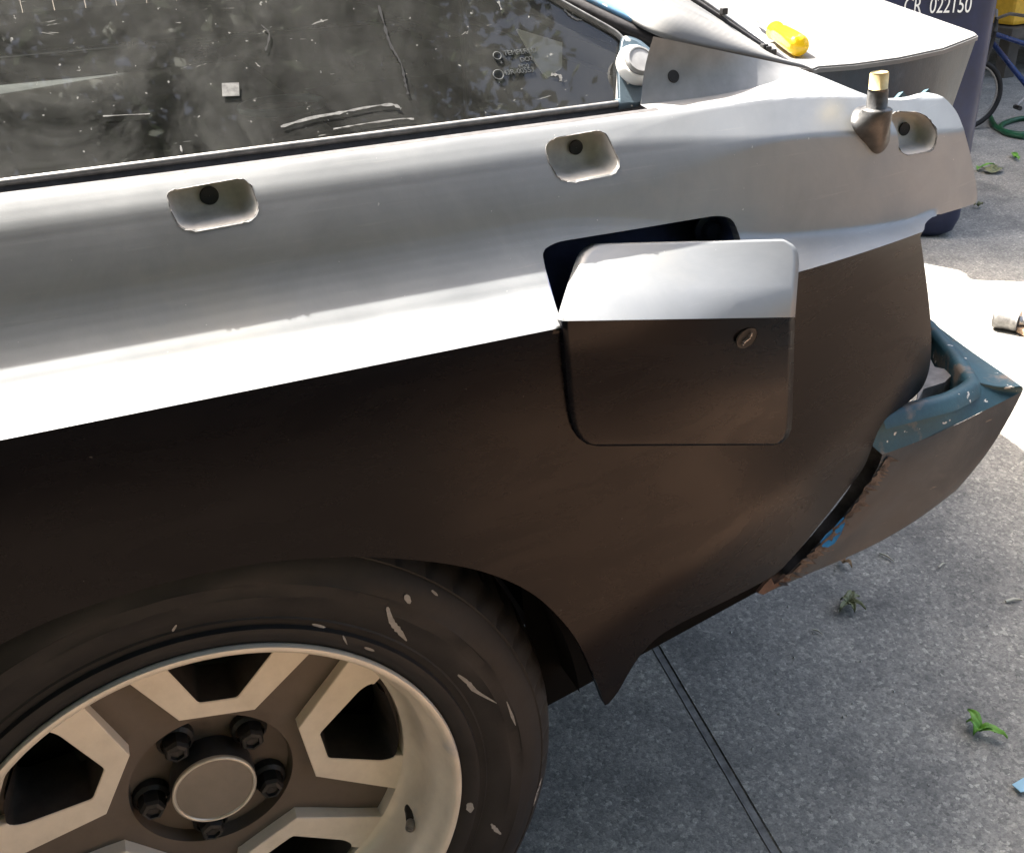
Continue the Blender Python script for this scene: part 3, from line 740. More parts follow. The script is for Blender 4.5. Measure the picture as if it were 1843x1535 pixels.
# side wall under the lid (old blue paint and primer)
near = lp[1:9]; wall_lo = []
for i, p in enumerate(near):
    s = i / (len(near) - 1); wall_lo.append(p + np.array([-0.055 * s ** 2 + 0.0, 0.004, -0.16]))
vs = [p - np.array([0, -0.003, 0.006]) for p in near] + wall_lo; n = len(near)
rearw = [lp[8], np.array([1.40, 1.20, LZ]), np.array([1.30, 1.55, LZ])]
tw = pyd('tail_side', vs, [(i, i + 1, n + i + 1, n + i) for i in range(n - 1)], m_teal((0.004, 0.020, 0.036), False), car, True)
rv = [p - np.array([0.006, 0, 0.016]) for p in rearw] + [p - np.array([0.06, 0, 0.30]) for p in rearw]
pyd('tail_panel', rv, [(0, 1, 4, 3), (1, 2, 5, 4)], m_teal((0.004, 0.020, 0.036), False), car)
pyd('deck_gutter', [(0.30, 0.07, 0.775), (0.66, 0.10, 0.765), (0.80, 0.155, 0.755), (1.05, 0.43, 0.745), (0.66, 0.42, 0.765), (0.30, 0.42, 0.775)], [(0, 1, 2, 3, 4, 5)], PRIMER, car)
# torn edge of old blue paint showing above the tail of the quarter panel
bm = bmesh.new()
for (a, b_, c_) in [((1608, 184), (1626, 165), (1640, 182)), ((1650, 180), (1672, 160), (1680, 176))]:
    P = [atY(*q_, 0.125) for q_ in (a, b_, c_)]; P2 = [p + np.array([0, 0.006, -0.002]) for p in P]; add_prism(bm, P, P2, True, True)
fix(bm); obj('torn_flange', bm, TEAL, car)
# antenna socket on the tail
ab = hit(1580, 262)
base_px = [(1548, 195), (1535, 215), (1540, 235), (1560, 258), (1574, 273), (1586, 271), (1598, 250), (1597, 215), (1590, 195)]
foot = [hit(x, y) for x, y in cr(base_px, 4, True)]
cbase = sum(foot) / len(foot)
topc = atY(1573, 194, cbase[1] - 0.006)
topc = atY(1578, 197, cbase[1] - 0.010)
n_ = len(foot); bm = bmesh.new(); rings = []
tring = [topc + np.array([0.0115 * math.cos(math.pi * 0.8 + 2 * math.pi * i / n_), 0.0115 * math.sin(math.pi * 0.8 + 2 * math.pi * i / n_), 0]) for i in range(n_)]
for s, e_ in [(0, -0.0015), (0.0, 0.0025), (0.25, 0.004), (0.5, 0.004), (0.75, 0.003), (0.93, 0.001), (1.0, 0.0)]:
    ring = []
    for i, p in enumerate(foot):
        sc_ = 1.12 if e_ < 0 else 1.0
        q_ = (cbase + (p - cbase) * sc_) * (1 - s) + tring[i] * s + np.array([0, -e_, 0]); ring.append(bm.verts.new(Vector(tuple(q_))))
    rings.append(ring)
rings.append([bm.verts.new(Vector(tuple(topc + (p - topc) * 0.86 + np.array([0, 0, 0.0012])))) for p in tring])
for A_, B_ in zip(rings, rings[1:]):
    for i in range(n_): bm.faces.new((A_[i], A_[(i + 1) % n_], B_[(i + 1) % n_], B_[i]))
bm.faces.new(rings[-1]); fix(bm)
an_ = obj('antenna_base', bm, ANT, car, sharp=50); an_['label'] = 'dark grey antenna base with a brass-capped stub'
s0 = topc + np.array([0.0, 0, -0.004]); s1_ = atY(1583, 130, s0[1])
bm = bmesh.new(); dv = s1_ - s0
add_tube(bm, [s0, s0 + dv * 0.55, s0 + dv * 0.62], [0.0078, 0.0076, 0.0072], 20); obj('antenna_stub', bm, ANT, an_, sharp=40)
bm = bmesh.new(); add_tube(bm, [s0 + dv * 0.60, s0 + dv * 0.96, s0 + dv * 1.0], [0.0070, 0.0070, 0.0062], 20); obj('brass_cap', bm, BRASS, an_, sharp=40)

# ================================================================ BUMPER
def BZ(x, y, z): return atZ(x, y, z + HUB)
TZ = 0.222
BO = 0.020
edge = [(atY(x, y, Y + BO)) for x, y, Y in cr([(1588, 818, 0.012), (1630, 803, 0.012), (1674, 785, 0.014), (1740, 754, 0.016), (1800, 725, 0.018), (1841, 704, 0.020)], 4)]
low = [(atY(x, y, Y + BO)) for x, y, Y in cr([(1372, 1068, 0.018), (1440, 1040, 0.018), (1500, 1015, 0.020), (1580, 975, 0.022), (1660, 928, 0.024), (1722, 884, 0.026)], 4)]
gap = [(atY(x, y, Y + BO)) for x, y, Y in cr([(1588, 818, 0.012), (1574, 850, 0.012), (1530, 910, 0.014), (1470, 975, 0.016), (1420, 1025, 0.018), (1372, 1068, 0.018)], 4)]
tipc = [(atY(x, y, Y + BO)) for x, y, Y in cr([(1841, 704, 0.020), (1802, 765, 0.022), (1760, 830, 0.024), (1722, 884, 0.026)], 5)]
# side face: bilinear (Coons) patch edge/low/gap/tip
nu = len(edge); nv = len(gap)
def rs(P, n):
    P = np.array(P); t = np.linspace(0, len(P) - 1, n); i = np.minimum(t.astype(int), len(P) - 2); f_ = (t - i)[:, None]; return P[i] * (1 - f_) + P[i + 1] * f_
nu, nv = 30, 22
E0, L_0, G0, T0 = rs(edge, nu), rs(low, nu), rs(gap, nv), rs(tipc, nv)
bm = bmesh.new(); g = []
for i in range(nu):
    u = i / (nu - 1); row = []
    for j in range(nv):
        v = j / (nv - 1)
        p = (1 - v) * E0[i] + v * L_0[i] + (1 - u) * G0[j] + u * T0[j] - ((1 - u) * (1 - v) * E0[0] + u * (1 - v) * E0[-1] + (1 - u) * v * L_0[0] + u * v * L_0[-1])
        p = p + np.array([0, -0.003 * math.sin(math.pi * v), 0]) + np.array([0, 0.0012 * math.sin(9 * u + 5 * v), 0])
        row.append(bm.verts.new(Vector(tuple(p))))
    g.append(row)
for i in range(nu - 1):
    for j in range(nv - 1): bm.faces.new((g[i][j], g[i + 1][j], g[i + 1][j + 1], g[i][j + 1]))
fix(bm)
bp = obj('bumper', bm, BSIDE, car, smooth=True); bp['label'] = 'worn blue rear bumper with scuffed grey side'
# top face
inner_edge = [(atZ(x, y, TZ + HUB + dz)) for x, y, dz in cr([(1580, 790, 0.0), (1600, 768, 0.002), (1650, 742, 0.004), (1700, 716, 0.006), (1750, 690, 0.008), (1752, 684, 0.008), (1735, 658, 0.008), (1705, 622, 0.008), (1668, 578, 0.008)], 4)]
outer_edge = list(E0) ;
rear_edge = [atZ(x, y, TZ + HUB + 0.004) for x, y in cr([(1842, 698), (1800, 668), (1745, 630), (1670, 574)], 5)]
inner_edge = [np.array([p[0], max(p[1], 0.042), p[2]]) for p in inner_edge]
OUT = rs(list(edge) + [p for p in rear_edge], 40); INN = rs(inner_edge, 40)
bm = bmesh.new(); rows = []
for s in np.linspace(0, 1, 6):
    rows.append([bm.verts.new(Vector(tuple(OUT[i] * (1 - s) + INN[i] * s + np.array([0, 0, -0.003 * math.sin(math.pi * s)])))) for i in range(40)])
for A_, B_ in zip(rows, rows[1:]):
    for i in range(39): bm.faces.new((A_[i], A_[i + 1], B_[i + 1], B_[i]))
fix(bm); tp = obj('bumper_top', bm, TEAL, bp, smooth=True)
# raised ridge around the opening
rp = [atZ(x, y, TZ + HUB + 0.010) for x, y in cr([(1608, 758), (1655, 734), (1708, 708), (1744, 688), (1748, 677), (1731, 651), (1703, 614), (1670, 576)], 5)]
rp = [np.array([p[0], max(p[1], 0.046), p[2]]) for p in rp]
bm = bmesh.new(); rr = []
for i, p in enumerate(rp):
    t = rp[min(i + 1, len(rp) - 1)] - rp[max(i - 1, 0)]; t[2] = 0; t /= np.linalg.norm(t); s = np.array([-t[1], t[0], 0])
    rr.append([bm.verts.new(Vector(tuple(p + s * a + np.array([0, 0, b_])))) for a, b_ in [(-0.013, -0.013), (-0.008, -0.003), (-0.004, 0.0), (0.004, 0.0), (0.008, -0.004), (0.009, -0.06)]])
for A_, B_ in zip(rr, rr[1:]):
    for k in range(5): bm.faces.new((A_[k], A_[k + 1], B_[k + 1], B_[k]))
fix(bm); obj('bumper_ridge', bm, TEAL, bp, sharp=70)
# torn grey foam / bracket inside the opening
bm = bmesh.new()
fo = [atZ(x, y, TZ + HUB - 0.004) for x, y in [(1650, 725), (1662, 700), (1700, 688), (1712, 676), (1700, 664), (1682, 660), (1672, 640), (1660, 648)]]
add_prism(bm, fo, [p - np.array([0, 0, 0.03]) for p in fo], True, True); fix(bm)
obj('bumper_bracket', bm, simple('grey_primed_bracket', (0.17, 0.16, 0.155), 0.6, 0.2, 0.4, 60, 0.4), bp)
# torn rubber strip hanging in the gap
bm = bmesh.new()
gp_px = cr([(1600, 762), (1580, 800), (1560, 850), (1525, 905), (1490, 948), (1450, 995), (1415, 1028), (1388, 1052)], 4)
va, vb = [], []
for i, (x, y) in enumerate(gp_px):
    va.append(bm.verts.new(Vector(tuple(atY(x - 10, y - 8, 0.05))))); vb.append(bm.verts.new(Vector(tuple(atY(x + 17 + 3 * math.sin(i * 1.7), y + 4, 0.042 + 0.003 * math.sin(i))))))
for i in range(len(va) - 1): bm.faces.new((va[i], va[i + 1], vb[i + 1], vb[i]))
fix(bm); obj('gap_seal', bm, SEAL, bp, smooth=True)
bm = bmesh.new(); bpx = [(1480, 984), (1476, 975), (1486, 962), (1500, 950), (1512, 936), (1519, 930), (1521, 942), (1514, 960), (1502, 978), (1490, 985)]
bpy.context.view_layer.update()
def on_obj(o, x, y, lift=0.001):
    d = Vector(tuple(ray(x, y))); ok, loc, nor, _ = o.ray_cast(Vector(tuple(CAM)), d)
    if not ok: loc = Vector(tuple(atY(x, y, 0.03)))
    return np.array(loc - d * lift)
Pq = [on_obj(bp, x, y, 0.0016) for x, y in bpx]; add_prism(bm, Pq, [p + ray(1500, 960) * 0.003 for p in Pq], True, True); fix(bm)
obj('paint_patch', bm, BLUEP, bp)
# chipped, ragged edge of the shell along the gap
CHP = simple('chipped_rusty_edge', (0.075, 0.058, 0.048), 0.85, 0, 0.95, 90, 0.8)
gpx = cr([(1592, 820), (1580, 840), (1568, 856), (1550, 880), (1532, 908), (1500, 945), (1470, 980), (1445, 1003), (1420, 1027), (1392, 1050)], 6)
bm = bmesh.new(); va, vb = [], []
for i, (x, y) in enumerate(gpx):
    wj = random.uniform(8, 26) if i % 2 else random.uniform(5, 14); xj = random.uniform(-3, 4)
    va.append(bm.verts.new(Vector(tuple(on_obj(bp, x + xj + 6, y, 0.002))))); vb.append(bm.verts.new(Vector(tuple(on_obj(bp, x + 6 + wj, y + wj * 0.35, 0.0012)))))
for i in range(len(va) - 1): bm.faces.new((va[i], va[i + 1], vb[i + 1], vb[i]))
fix(bm); obj('chipped_edge', bm, CHP, bp)
bm = bmesh.new(); Pq = [atY(x, y, 0.034) for x, y in [(1364, 1067), (1378, 1050), (1388, 1040), (1394, 1052), (1415, 1036), (1424, 1042), (1392, 1060), (1374, 1070)]]
add_prism(bm, Pq, [p + np.array([0.0, 0.004, 0]) for p in Pq], True, True); fix(bm); obj('torn_tab', bm, simple('rusty_tab', (0.10, 0.06, 0.045), 0.8, 0.2, 0.4, 120, 0.4), bp)
# ================================================================ CAR BULK: hidden structure that carries shade
def boxo(name, lo, hi, mat, parent):
    bm = bmesh.new(); lo = np.array(lo, float); hi = np.array(hi, float); add_box(bm, (lo + hi) / 2, hi - lo, None, 0.004); return obj(name, bm, mat, parent)
DK = simple('black_underbody', (0.0035, 0.0035, 0.0038), 0.95, 0, 0.2, 40, 0.1, 0.1)
boxo('floor_pan', (-2.6, 0.34, 0.16), (0.55, 1.30, 0.60), DK, car)
boxo('boot_floor', (0.40, 0.24, 0.40), (0.86, 1.45, 0.70), DK, car)
boxo('sill', (-2.6, 0.03, 0.16), (-0.42, 0.36, 0.70), DK, car)
boxo('far_side', (-2.6, 1.30, 0.22), (0.9, 1.66, 0.80), BLACK, car)
boxo('bumper_core', (0.62, 0.26, 0.42), (0.90, 1.45, 0.52), DK, car)
boxo('silencer', (0.36, 0.42, 0.17), (0.80, 1.25, 0.40), DK, car)
boxo('far_wheel', (-0.3, 1.35, 0.004), (0.3, 1.55, 0.55), DK, car)
# wheel arch liner
bm = bmesh.new(); seg = 40; P0 = []; P1 = []
for k in range(seg + 1):
    a = math.pi * (0.03 + 0.94 * k / seg); r_ = 0.335
    P0.append(bm.verts.new((r_ * math.cos(a), 0.014, HUB + r_ * math.sin(a)))); P1.append(bm.verts.new((r_ * math.cos(a), 0.34, HUB + r_ * math.sin(a))))
for k in range(seg): bm.faces.new((P0[k], P0[k + 1], P1[k + 1], P1[k]))
bm.faces.new(P1); fix(bm); obj('arch_liner', bm, WELL, car, smooth=True)
# inner skin behind the lower rear quarter
pyd('inner_skin', [(0.30, 0.05, 0.30), (0.58, 0.06, 0.36), (0.72, 0.10, 0.52), (0.72, 0.12, 0.74), (0.30, 0.10, 0.74)], [(0, 1, 2, 3, 4)], DK, car)
# cabin: far wall with its quarter window opening, parcel shelf, roof
TRIMIN = simple('dark_cabin_trim', (0.022, 0.024, 0.025), 0.8, 0, 0.4, 20)
op = [(-1.6, 1.35, 0.86), (0.22, 1.35, 0.86), (0.16, 1.35, 0.94), (-0.38, 1.35, 1.16), (-1.6, 1.35, 1.16)]
bm = bmesh.new()
o_v = [bm.verts.new(p) for p in [(-2.0, 1.35, 0.55), (0.6, 1.35, 0.55), (0.6, 1.35, 0.82), (-0.35, 1.35, 1.22), (-2.0, 1.35, 1.22)]]
i_v = [bm.verts.new(p) for p in op]
es = [bm.edges.new((o_v[i], o_v[(i + 1) % 5])) for i in range(5)] + [bm.edges.new((i_v[i], i_v[(i + 1) % 5])) for i in range(5)]
bmesh.ops.triangle_fill(bm, use_beauty=True, edges=es); obj('cabin_far_wall', bm, TRIMIN, car)
boxo('parcel_shelf', (-1.6, 0.14, 0.70), (0.30, 1.30, 0.76), TRIMIN, car)
pyd('roof', [(-2.0, 0.30, 1.20), (-0.35, 0.33, 1.20), (-0.35, 1.32, 1.20), (-2.0, 1.34, 1.20), (-2.0, 0.30, 1.23), (-0.35, 0.33, 1.23), (-0.35, 1.32, 1.23), (-2.0, 1.34, 1.23)],
    [(0, 1, 2, 3), (4, 5, 6, 7), (0, 1, 5, 4), (1, 2, 6, 5)], PRIMER, car)
rg = pyd('rear_hatch', [(-0.35, 0.27, 1.225), (0.67, 0.20, 0.80), (0.67, 1.55, 0.80), (-0.35, 1.34, 1.225)], [(0, 1, 2, 3)], PALE, car)
boxo('pillar_trim', (0.36, 0.30, 0.70), (0.615, 0.315, 0.975), TRIMIN, car)
pyd('headliner', [(-0.36, 0.26, 1.205), (0.65, 0.19, 0.785), (0.65, 1.56, 0.785), (-0.36, 1.35, 1.205)], [(0, 1, 2, 3)], TRIMIN, car)
# painted sun patch: pale sheet just inside the glass, in place of sunlight
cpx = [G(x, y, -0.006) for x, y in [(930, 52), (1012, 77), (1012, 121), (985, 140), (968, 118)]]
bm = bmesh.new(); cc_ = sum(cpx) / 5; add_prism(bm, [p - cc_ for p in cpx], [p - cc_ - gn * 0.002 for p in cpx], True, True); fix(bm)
o = obj('sun_patch', bm, simple('painted_sunlight_grey', (0.72, 0.72, 0.66), 0.7, 0, 0.1)); o.location = cc_; tag(o, 'pale grey four-sided patch behind the dusty window, standing in for sunlight', 'sun_patch')
# ring seen through the glass (speaker trim on the shelf)
bm = bmesh.new(); c0 = atZ(507, 190, 0.775)
add_tube(bm, [c0 + np.array([0.052 * math.cos(a), 0.052 * math.sin(a), 0]) for a in np.linspace(0, 2 * math.pi, 40, endpoint=False)], 0.005, 8, closed=True)
obj('speaker_ring', bm, simple('pale_teal_ring', (0.25, 0.36, 0.36), 0.5), car)

# ================================================================ WHEEL
wheel = bpy.data.objects.new('wheel', None); COL.objects.link(wheel); wheel.parent = car; wheel.location = (0, 0, HUB)
wheel['label'] = 'five-window alloy wheel with dusty machined faces'
prof = [(0.200, 0.016), (0.205, 0.004), (0.2085, 0.0005), (0.2145, -0.0030), (0.2200, -0.0050), (0.2235, -0.0045), (0.2250, -0.0005), (0.2290, -0.0010), (0.2310, -0.0020), (0.2325, -0.0010), (0.2420, -0.0050), (0.2525, -0.0064), (0.2535, -0.0067), (0.2550, -0.0065), (0.2640, -0.0068), (0.2650, -0.0071), (0.2665, -0.0066), (0.2740, -0.0050), (0.2850, 0.0005),
        (0.2880, 0.0035), (0.2895, 0.0032), (0.2960, 0.0090), (0.3020, 0.0170), (0.3060, 0.0260), (0.3095, 0.0400), (0.3115, 0.0600), (0.3118, 0.0640), (0.3045, 0.0650), (0.3045, 0.0720), (0.312, 0.0730), (0.312, 0.105), (0.3045, 0.106), (0.3045, 0.113), (0.312, 0.114), (0.311, 0.150), (0.304, 0.178), (0.285, 0.195), (0.25, 0.203), (0.205, 0.19)]
SEG = 420
def tread(i, k, r, y):
    if 21 <= i <= 25 or 29 <= i <= 30:
        if (k + (i % 3)) % 7 == 0: return r - 0.0035, y + 0.001
    if 10 <= i <= 18: return r, y + 0.0006 * math.sin(k * 0.21 + i)
    return r, y
bm = bmesh.new(); add_lathe(bm, prof, SEG, 'Y', tread); fix(bm)
ty = obj('tyre', bm, RUBBER, wheel, sharp=32)
# rim barrel and lip
rp_ = [(0.2040, 0.006), (0.2070, 0.0015), (0.2075, -0.0015), (0.2062, -0.0040), (0.2035, -0.0045), (0.2010, -0.0030), (0.1990, 0.0005), (0.1975, 0.006), (0.1955, 0.012), (0.1915, 0.018), (0.1885, 0.024), (0.1870, 0.034), (0.1862, 0.046), (0.1842, 0.056), (0.1810, 0.0635), (0.1775, 0.0675), (0.1745, 0.0690), (0.1735, 0.074), (0.1735, 0.150), (0.19, 0.18)]
bm = bmesh.new(); add_lathe(bm, rp_, 160, 'Y'); fix(bm); obj('rim', bm, LIP, wheel, sharp=45)
# dark plate: ring + channels, window holes cut through
def W(a, b, th, y): return Vector((a * math.cos(th) - b * math.sin(th), y, a * math.sin(th) + b * math.cos(th)))
TH = [math.radians(79 - 72 * k) for k in range(5)]
hole = [(0.1010, -0.0160), (0.1010, 0.0160), (0.148, 0.0470), (0.160, 0.0490), (0.1680, 0.0280), (0.1700, 0.0), (0.1680, -0.0280), (0.160, -0.0490), (0.148, -0.0470)]
hole_r = rounded(hole, [0.003, 0.003, 0.006, 0.006, 0.004, 0.01, 0.004, 0.006, 0.006], 3)
for k, th in enumerate(TH):
    # light U-shaped face
    arm = 0.0905
    def chan(t): return (0.0850 + 0.757 * t, 0.0315 + 0.653 * t)
    ro = 0.1765
    t1 = 0.0863
    while math.hypot(*chan(t1)) < ro and t1 < 0.2: t1 += 0.0003
    cE = chan(t1); a0 = math.atan2(cE[1], cE[0]); 
    arcR = [(ro * math.cos(a), ro * math.sin(a)) for a in np.linspace(a0, math.atan2(0.0490, 0.160) , 6)]
    outer = [(0.0850, -0.0315), (0.0863, 0.0305)] + arcR
    innerR = [p for p in hole_r]
    # U polygon: base inner edge, right arm to rim, back along the hole, left arm
    hr = [p for p in hole_r if p[0] < 0.1615]            # part of the hole outline that the face follows
    # order: split into right branch (b>0) and left branch
    Rb = sorted([tuple(p) for p in hr if p[1] > 0], key=lambda p: -p[0] * 1.0 - p[1]); Lb = [(p[0], -p[1]) for p in Rb][::-1]
    poly = [(0.0850, -0.0315), (0.0850, 0.0315)] + arcR + Rb + Lb + [(p[0], -p[1]) for p in arcR[::-1]]
    bm = bmesh.new()
    def ring_y(y, grow=0): return [W(p[0], p[1], th, y) for p in poly]
    f0 = ring_y(0.0690); f1 = ring_y(0.0840)
    A_ = [bm.verts.new(p) for p in f0]; B_ = [bm.verts.new(p) for p in f1]; n = len(A_)
    for i in range(n): bm.faces.new((A_[i], A_[(i + 1) % n], B_[(i + 1) % n], B_[i]))
    bm.faces.new(A_); bmesh.ops.remove_doubles(bm, verts=bm.verts, dist=1e-5); fix(bm)
    top_f = max((f for f in bm.faces), key=lambda f: len(f.verts))
    try: bmesh.ops.bevel(bm, geom=list(top_f.edges), offset=0.0008, segments=1, affect='EDGES')
    except Exception: pass
    bmesh.ops.triangulate(bm, faces=[f for f in bm.faces if len(f.verts) > 4])
    obj('spoke_face', bm, ALU, wheel)
    # window well: dark walls behind the hole
    bm = bmesh.new()
    L0_ = [W(p[0], p[1], th, 0.0700) for p in hole_r]; L1_ = [W(0.13 + (p[0] - 0.13) * 0.86, p[1] * 0.84, th, 0.105) for p in hole_r]; L2_ = [W(0.13 + (p[0] - 0.13) * 0.84, p[1] * 0.82, th, 0.130) for p in hole_r]
    VV = [[bm.verts.new(p) for p in L] for L in (L0_, L1_, L2_)]; n = len(L0_)
    for A2, B2 in zip(VV, VV[1:]):
        for i in range(n): bm.faces.new((A2[i], A2[(i + 1) % n], B2[(i + 1) % n], B2[i]))
    fix(bm); obj('window_wall', bm, simple('dusty_black_wall', (0.028, 0.023, 0.02), 0.7, 0.1, 0.4, 60) if k == 0 else bpy.data.materials['dusty_black_wall'], wheel, sharp=40)
bm = bmesh.new(); seg = 144
ov = []
R_in, R_out = 0.030, 0.1765
# recessed plate in sectors between the windows: channels + hub, stepping deeper to the hub
outer_loop = []
bm = bmesh.new(); oe = []
oc = [bm.verts.new((R_out * math.cos(a), 0.0815, R_out * math.sin(a))) for a in np.linspace(0, 2 * math.pi, 180, endpoint=False)]
for i in range(180): oe.append(bm.edges.new((oc[i], oc[(i + 1) % 180])))
ic = [bm.verts.new((0.072 * math.cos(a), 0.0845, 0.072 * math.sin(a))) for a in np.linspace(0, 2 * math.pi, 80, endpoint=False)]
for i in range(80): oe.append(bm.edges.new((ic[i], ic[(i + 1) % 80])))
for th in TH:
    hv = [bm.verts.new(W(p[0], p[1], th, 0.0815)) for p in hole_r]
    for i in range(len(hv)): oe.append(bm.edges.new((hv[i], hv[(i + 1) % len(hv)])))
bmesh.ops.triangle_fill(bm, use_beauty=True, edges=oe)
# hub dish
h1 = [bm.verts.new((0.070 * math.cos(a), 0.098, 0.070 * math.sin(a))) for a in np.linspace(0, 2 * math.pi, 80, endpoint=False)]
h2 = [bm.verts.new((0.028 * math.cos(a), 0.103, 0.028 * math.sin(a))) for a in np.linspace(0, 2 * math.pi, 80, endpoint=False)]
for i in range(80):
    j = (i + 1) % 80; bm.faces.new((ic[i], ic[j], h1[j], h1[i])); bm.faces.new((h1[i], h1[j], h2[j], h2[i]))
bmesh.ops.recalc_face_normals(bm, faces=bm.faces); obj('spoke_plate', bm, CHAN, wheel, sharp=30)
# lug nuts at the channel roots
bm = bmesh.new(); add_lathe(bm, [(0.0165, 0.100), (0.0160, 0.092), (0.0130, 0.089)], 24, 'Y')
add_lathe(bm, [(0.0118, 0.098), (0.0115, 0.079), (0.0095, 0.0755), (0.0065, 0.0745), (0.0060, 0.0775), (0.0002, 0.078)], 6, 'Y'); fix(bm)
me = bpy.data.meshes.new('lug_nut'); bm.to_mesh(me); bm.free(); me.materials.append(DARK)
for k in range(5):
    a = math.radians(43 + 72 * k); o = bpy.data.objects.new('lug_nut', me); COL.objects.link(o); o.parent = wheel
    o.location = (0.0545 * math.cos(a), 0, 0.0545 * math.sin(a)); o.rotation_euler = (0, random.uniform(0, 1), 0)
# hub barrel, cap, ring
bm = bmesh.new(); add_lathe(bm, [(0.0345, 0.104), (0.0365, 0.096), (0.0372, 0.080), (0.0360, 0.0735)], 64, 'Y'); fix(bm); hb = obj('hub_barrel', bm, simple('dark_grey_hub', (0.035, 0.035, 0.038), 0.5, 0.2, 0.3, 60), wheel, smooth=True)
bm = bmesh.new(); add_lathe(bm, [(0.0366, 0.0745), (0.0368, 0.0715), (0.0352, 0.0700), (0.0335, 0.0712), (0.0332, 0.0725)], 64, 'Y'); fix(bm); obj('cap_ring', bm, RING, wheel, smooth=True)
bm = bmesh.new(); R_ = add_lathe(bm, [(0.0335, 0.0722), (0.025, 0.0716), (0.012, 0.0712), (0.0002, 0.0711)], 64, 'Y'); fix(bm); obj('hub_cap', bm, CAPM, wheel, smooth=True)
# brake behind the windows
bm = bmesh.new(); add_lathe(bm, [(0.02, 0.112), (0.11, 0.114), (0.115, 0.125), (0.118, 0.15), (0.2, 0.155)], 64, 'Y'); fix(bm); obj('brake_drum', bm, simple('rusty_brake_black', (0.014, 0.012, 0.011), 0.85, 0, 0.4, 50), wheel, smooth=True)
# valve stem
vb_ = atY(728, 1455, 0.050) - np.array([0, 0, HUB]); vt_ = atY(742, 1448, 0.03) - np.array([0, 0, HUB])
p0 = atY(744, 1452, 0.055) - np.array([0, 0, HUB]); p1 = atY(737, 1492, 0.030) - np.array([0, 0, HUB])
dv = p1 - p0
bm = bmesh.new(); add_tube(bm, [p0, p0 + dv * 0.12, p0 + dv * 0.3, p0 + dv * 0.62], [0.0085, 0.0085, 0.0068, 0.0048], 16); vs_ = obj('valve_stem', bm, DARK, wheel, sharp=60)
bm = bmesh.new(); add_tube(bm, [p0 + dv * 0.6, p0 + dv * 0.66, p0 + dv * 0.98, p0 + dv * 1.02], [0.0030, 0.0044, 0.0044, 0.0030], 14); obj('valve_tip', bm, STEEL, wheel, sharp=50)
# paint smears on the sidewall and lip
bpy.context.view_layer.update()
def smear(px, w_, nm='paint_smear'):
    bm = bmesh.new(); P = cr([(x, y, 0) for x, y in px], 5); L, Rr = [], []
    for i, p in enumerate(P):
        t = P[min(i + 1, len(P) - 1)] - P[max(i - 1, 0)]; t /= np.linalg.norm(t); s = np.array([-t[1], t[0]])
        k = math.sin(math.pi * (0.12 + 0.82 * i / (len(P) - 1))) * w_ * random.uniform(0.7, 1.2)
        for lst, sg in ((L, 1), (Rr, -1)):
            x, y = p[0] + s[0] * k * sg, p[1] + s[1] * k * sg
            d = Vector(tuple(ray(x, y))); o0 = Vector(tuple(CAM)) - Vector((0, 0, HUB))
            ok, loc, nor, _ = ty.ray_cast(o0, d)
            if not ok: loc = o0 + d
            lst.append(loc - d * 0.0010)
    va = [bm.verts.new(p) for p in L]; vb = [bm.verts.new(p) for p in Rr]
    for i in range(len(va) - 1): bm.faces.new((va[i], va[i + 1], vb[i + 1], vb[i]))
    fix(bm); obj(nm, bm, TAPE, wheel)
for px, w_ in [([(697, 1092), (705, 1118), (718, 1135), (732, 1153)], 6), ([(730, 1070), (738, 1086)], 6), ([(824, 1214), (842, 1228), (856, 1243), (894, 1265)], 4), ([(562, 1123), (586, 1129)], 3), ([(845, 1444), (847, 1462)], 7),
               ([(884, 1482), (892, 1492), (902, 1501)], 4), ([(617, 1143), (625, 1160)], 2), ([(912, 1262), (928, 1305)], 2.5), ([(310, 1136), (318, 1124)], 2.5), ([(656, 1165), (674, 1171)], 2.5), ([(777, 1062), (788, 1072)], 3), ([(975, 1400), (960, 1450)], 1.5)]:
    smear(px, w_)

# ================================================================ THINGS ON THE LID
sd = empty('screwdriver', atZ(1420, 72, LZ + 0.004), 'screwdriver with clear yellow handle lying on the trunk lid', 'screwdriver')
ha, hb_ = atZ(1440, 84, LZ + 0.014) , atZ(1394, 55, LZ + 0.014)
base_l = np.array(sd.location); u_ = (hb_ - ha); Ln = np.linalg.norm(u_); u_ /= Ln; v_ = np.array([-u_[1], u_[0], 0])
bm = bmesh.new(); rings = []; NS = 24
for s, r_, fl in [(0.0, 0.006, 0), (0.02, 0.0115, 0), (0.08, 0.0135, 0.3), (0.35, 0.0135, 1), (0.65, 0.0128, 1), (0.8, 0.0105, 0.4), (0.88, 0.0100, 0), (0.96, 0.0125, 0), (1.0, 0.0080, 0)]:
    rings.append([bm.verts.new(Vector(tuple(ha + u_ * Ln * s - base_l + (v_ * math.cos(a) + np.array([0, 0, 1]) * math.sin(a)) * r_ * (1 - 0.13 * fl * (1 if (i % 4) in (0, 1) else 0))))) for i, a in enumerate(np.linspace(0, 2 * math.pi, NS, endpoint=False))])
for A_, B_ in zip(rings, rings[1:]):
    for i in range(NS): bm.faces.new((A_[i], A_[(i + 1) % NS], B_[(i + 1) % NS], B_[i]))
bm.faces.new(rings[0]); bm.faces.new(rings[-1]); fix(bm)
ym, yt, yb = newmat('clear_yellow_acetate'); setp(yb, Base_Color=(0.85, 0.60, 0.02), Roughness=0.15); yb.inputs['Transmission Weight'].default_value = 0.25
obj('handle', bm, ym, sd, sharp=50)
bm = bmesh.new(); s0 = hb_ - base_l; s1_ = s0 + u_ * Ln * 1.05; add_tube(bm, [s0 - u_ * 0.01, s1_ - u_ * 0.006, s1_], [0.0032, 0.0032, 0.0012], 12); obj('shaft', bm, STEEL, sd, sharp=40)
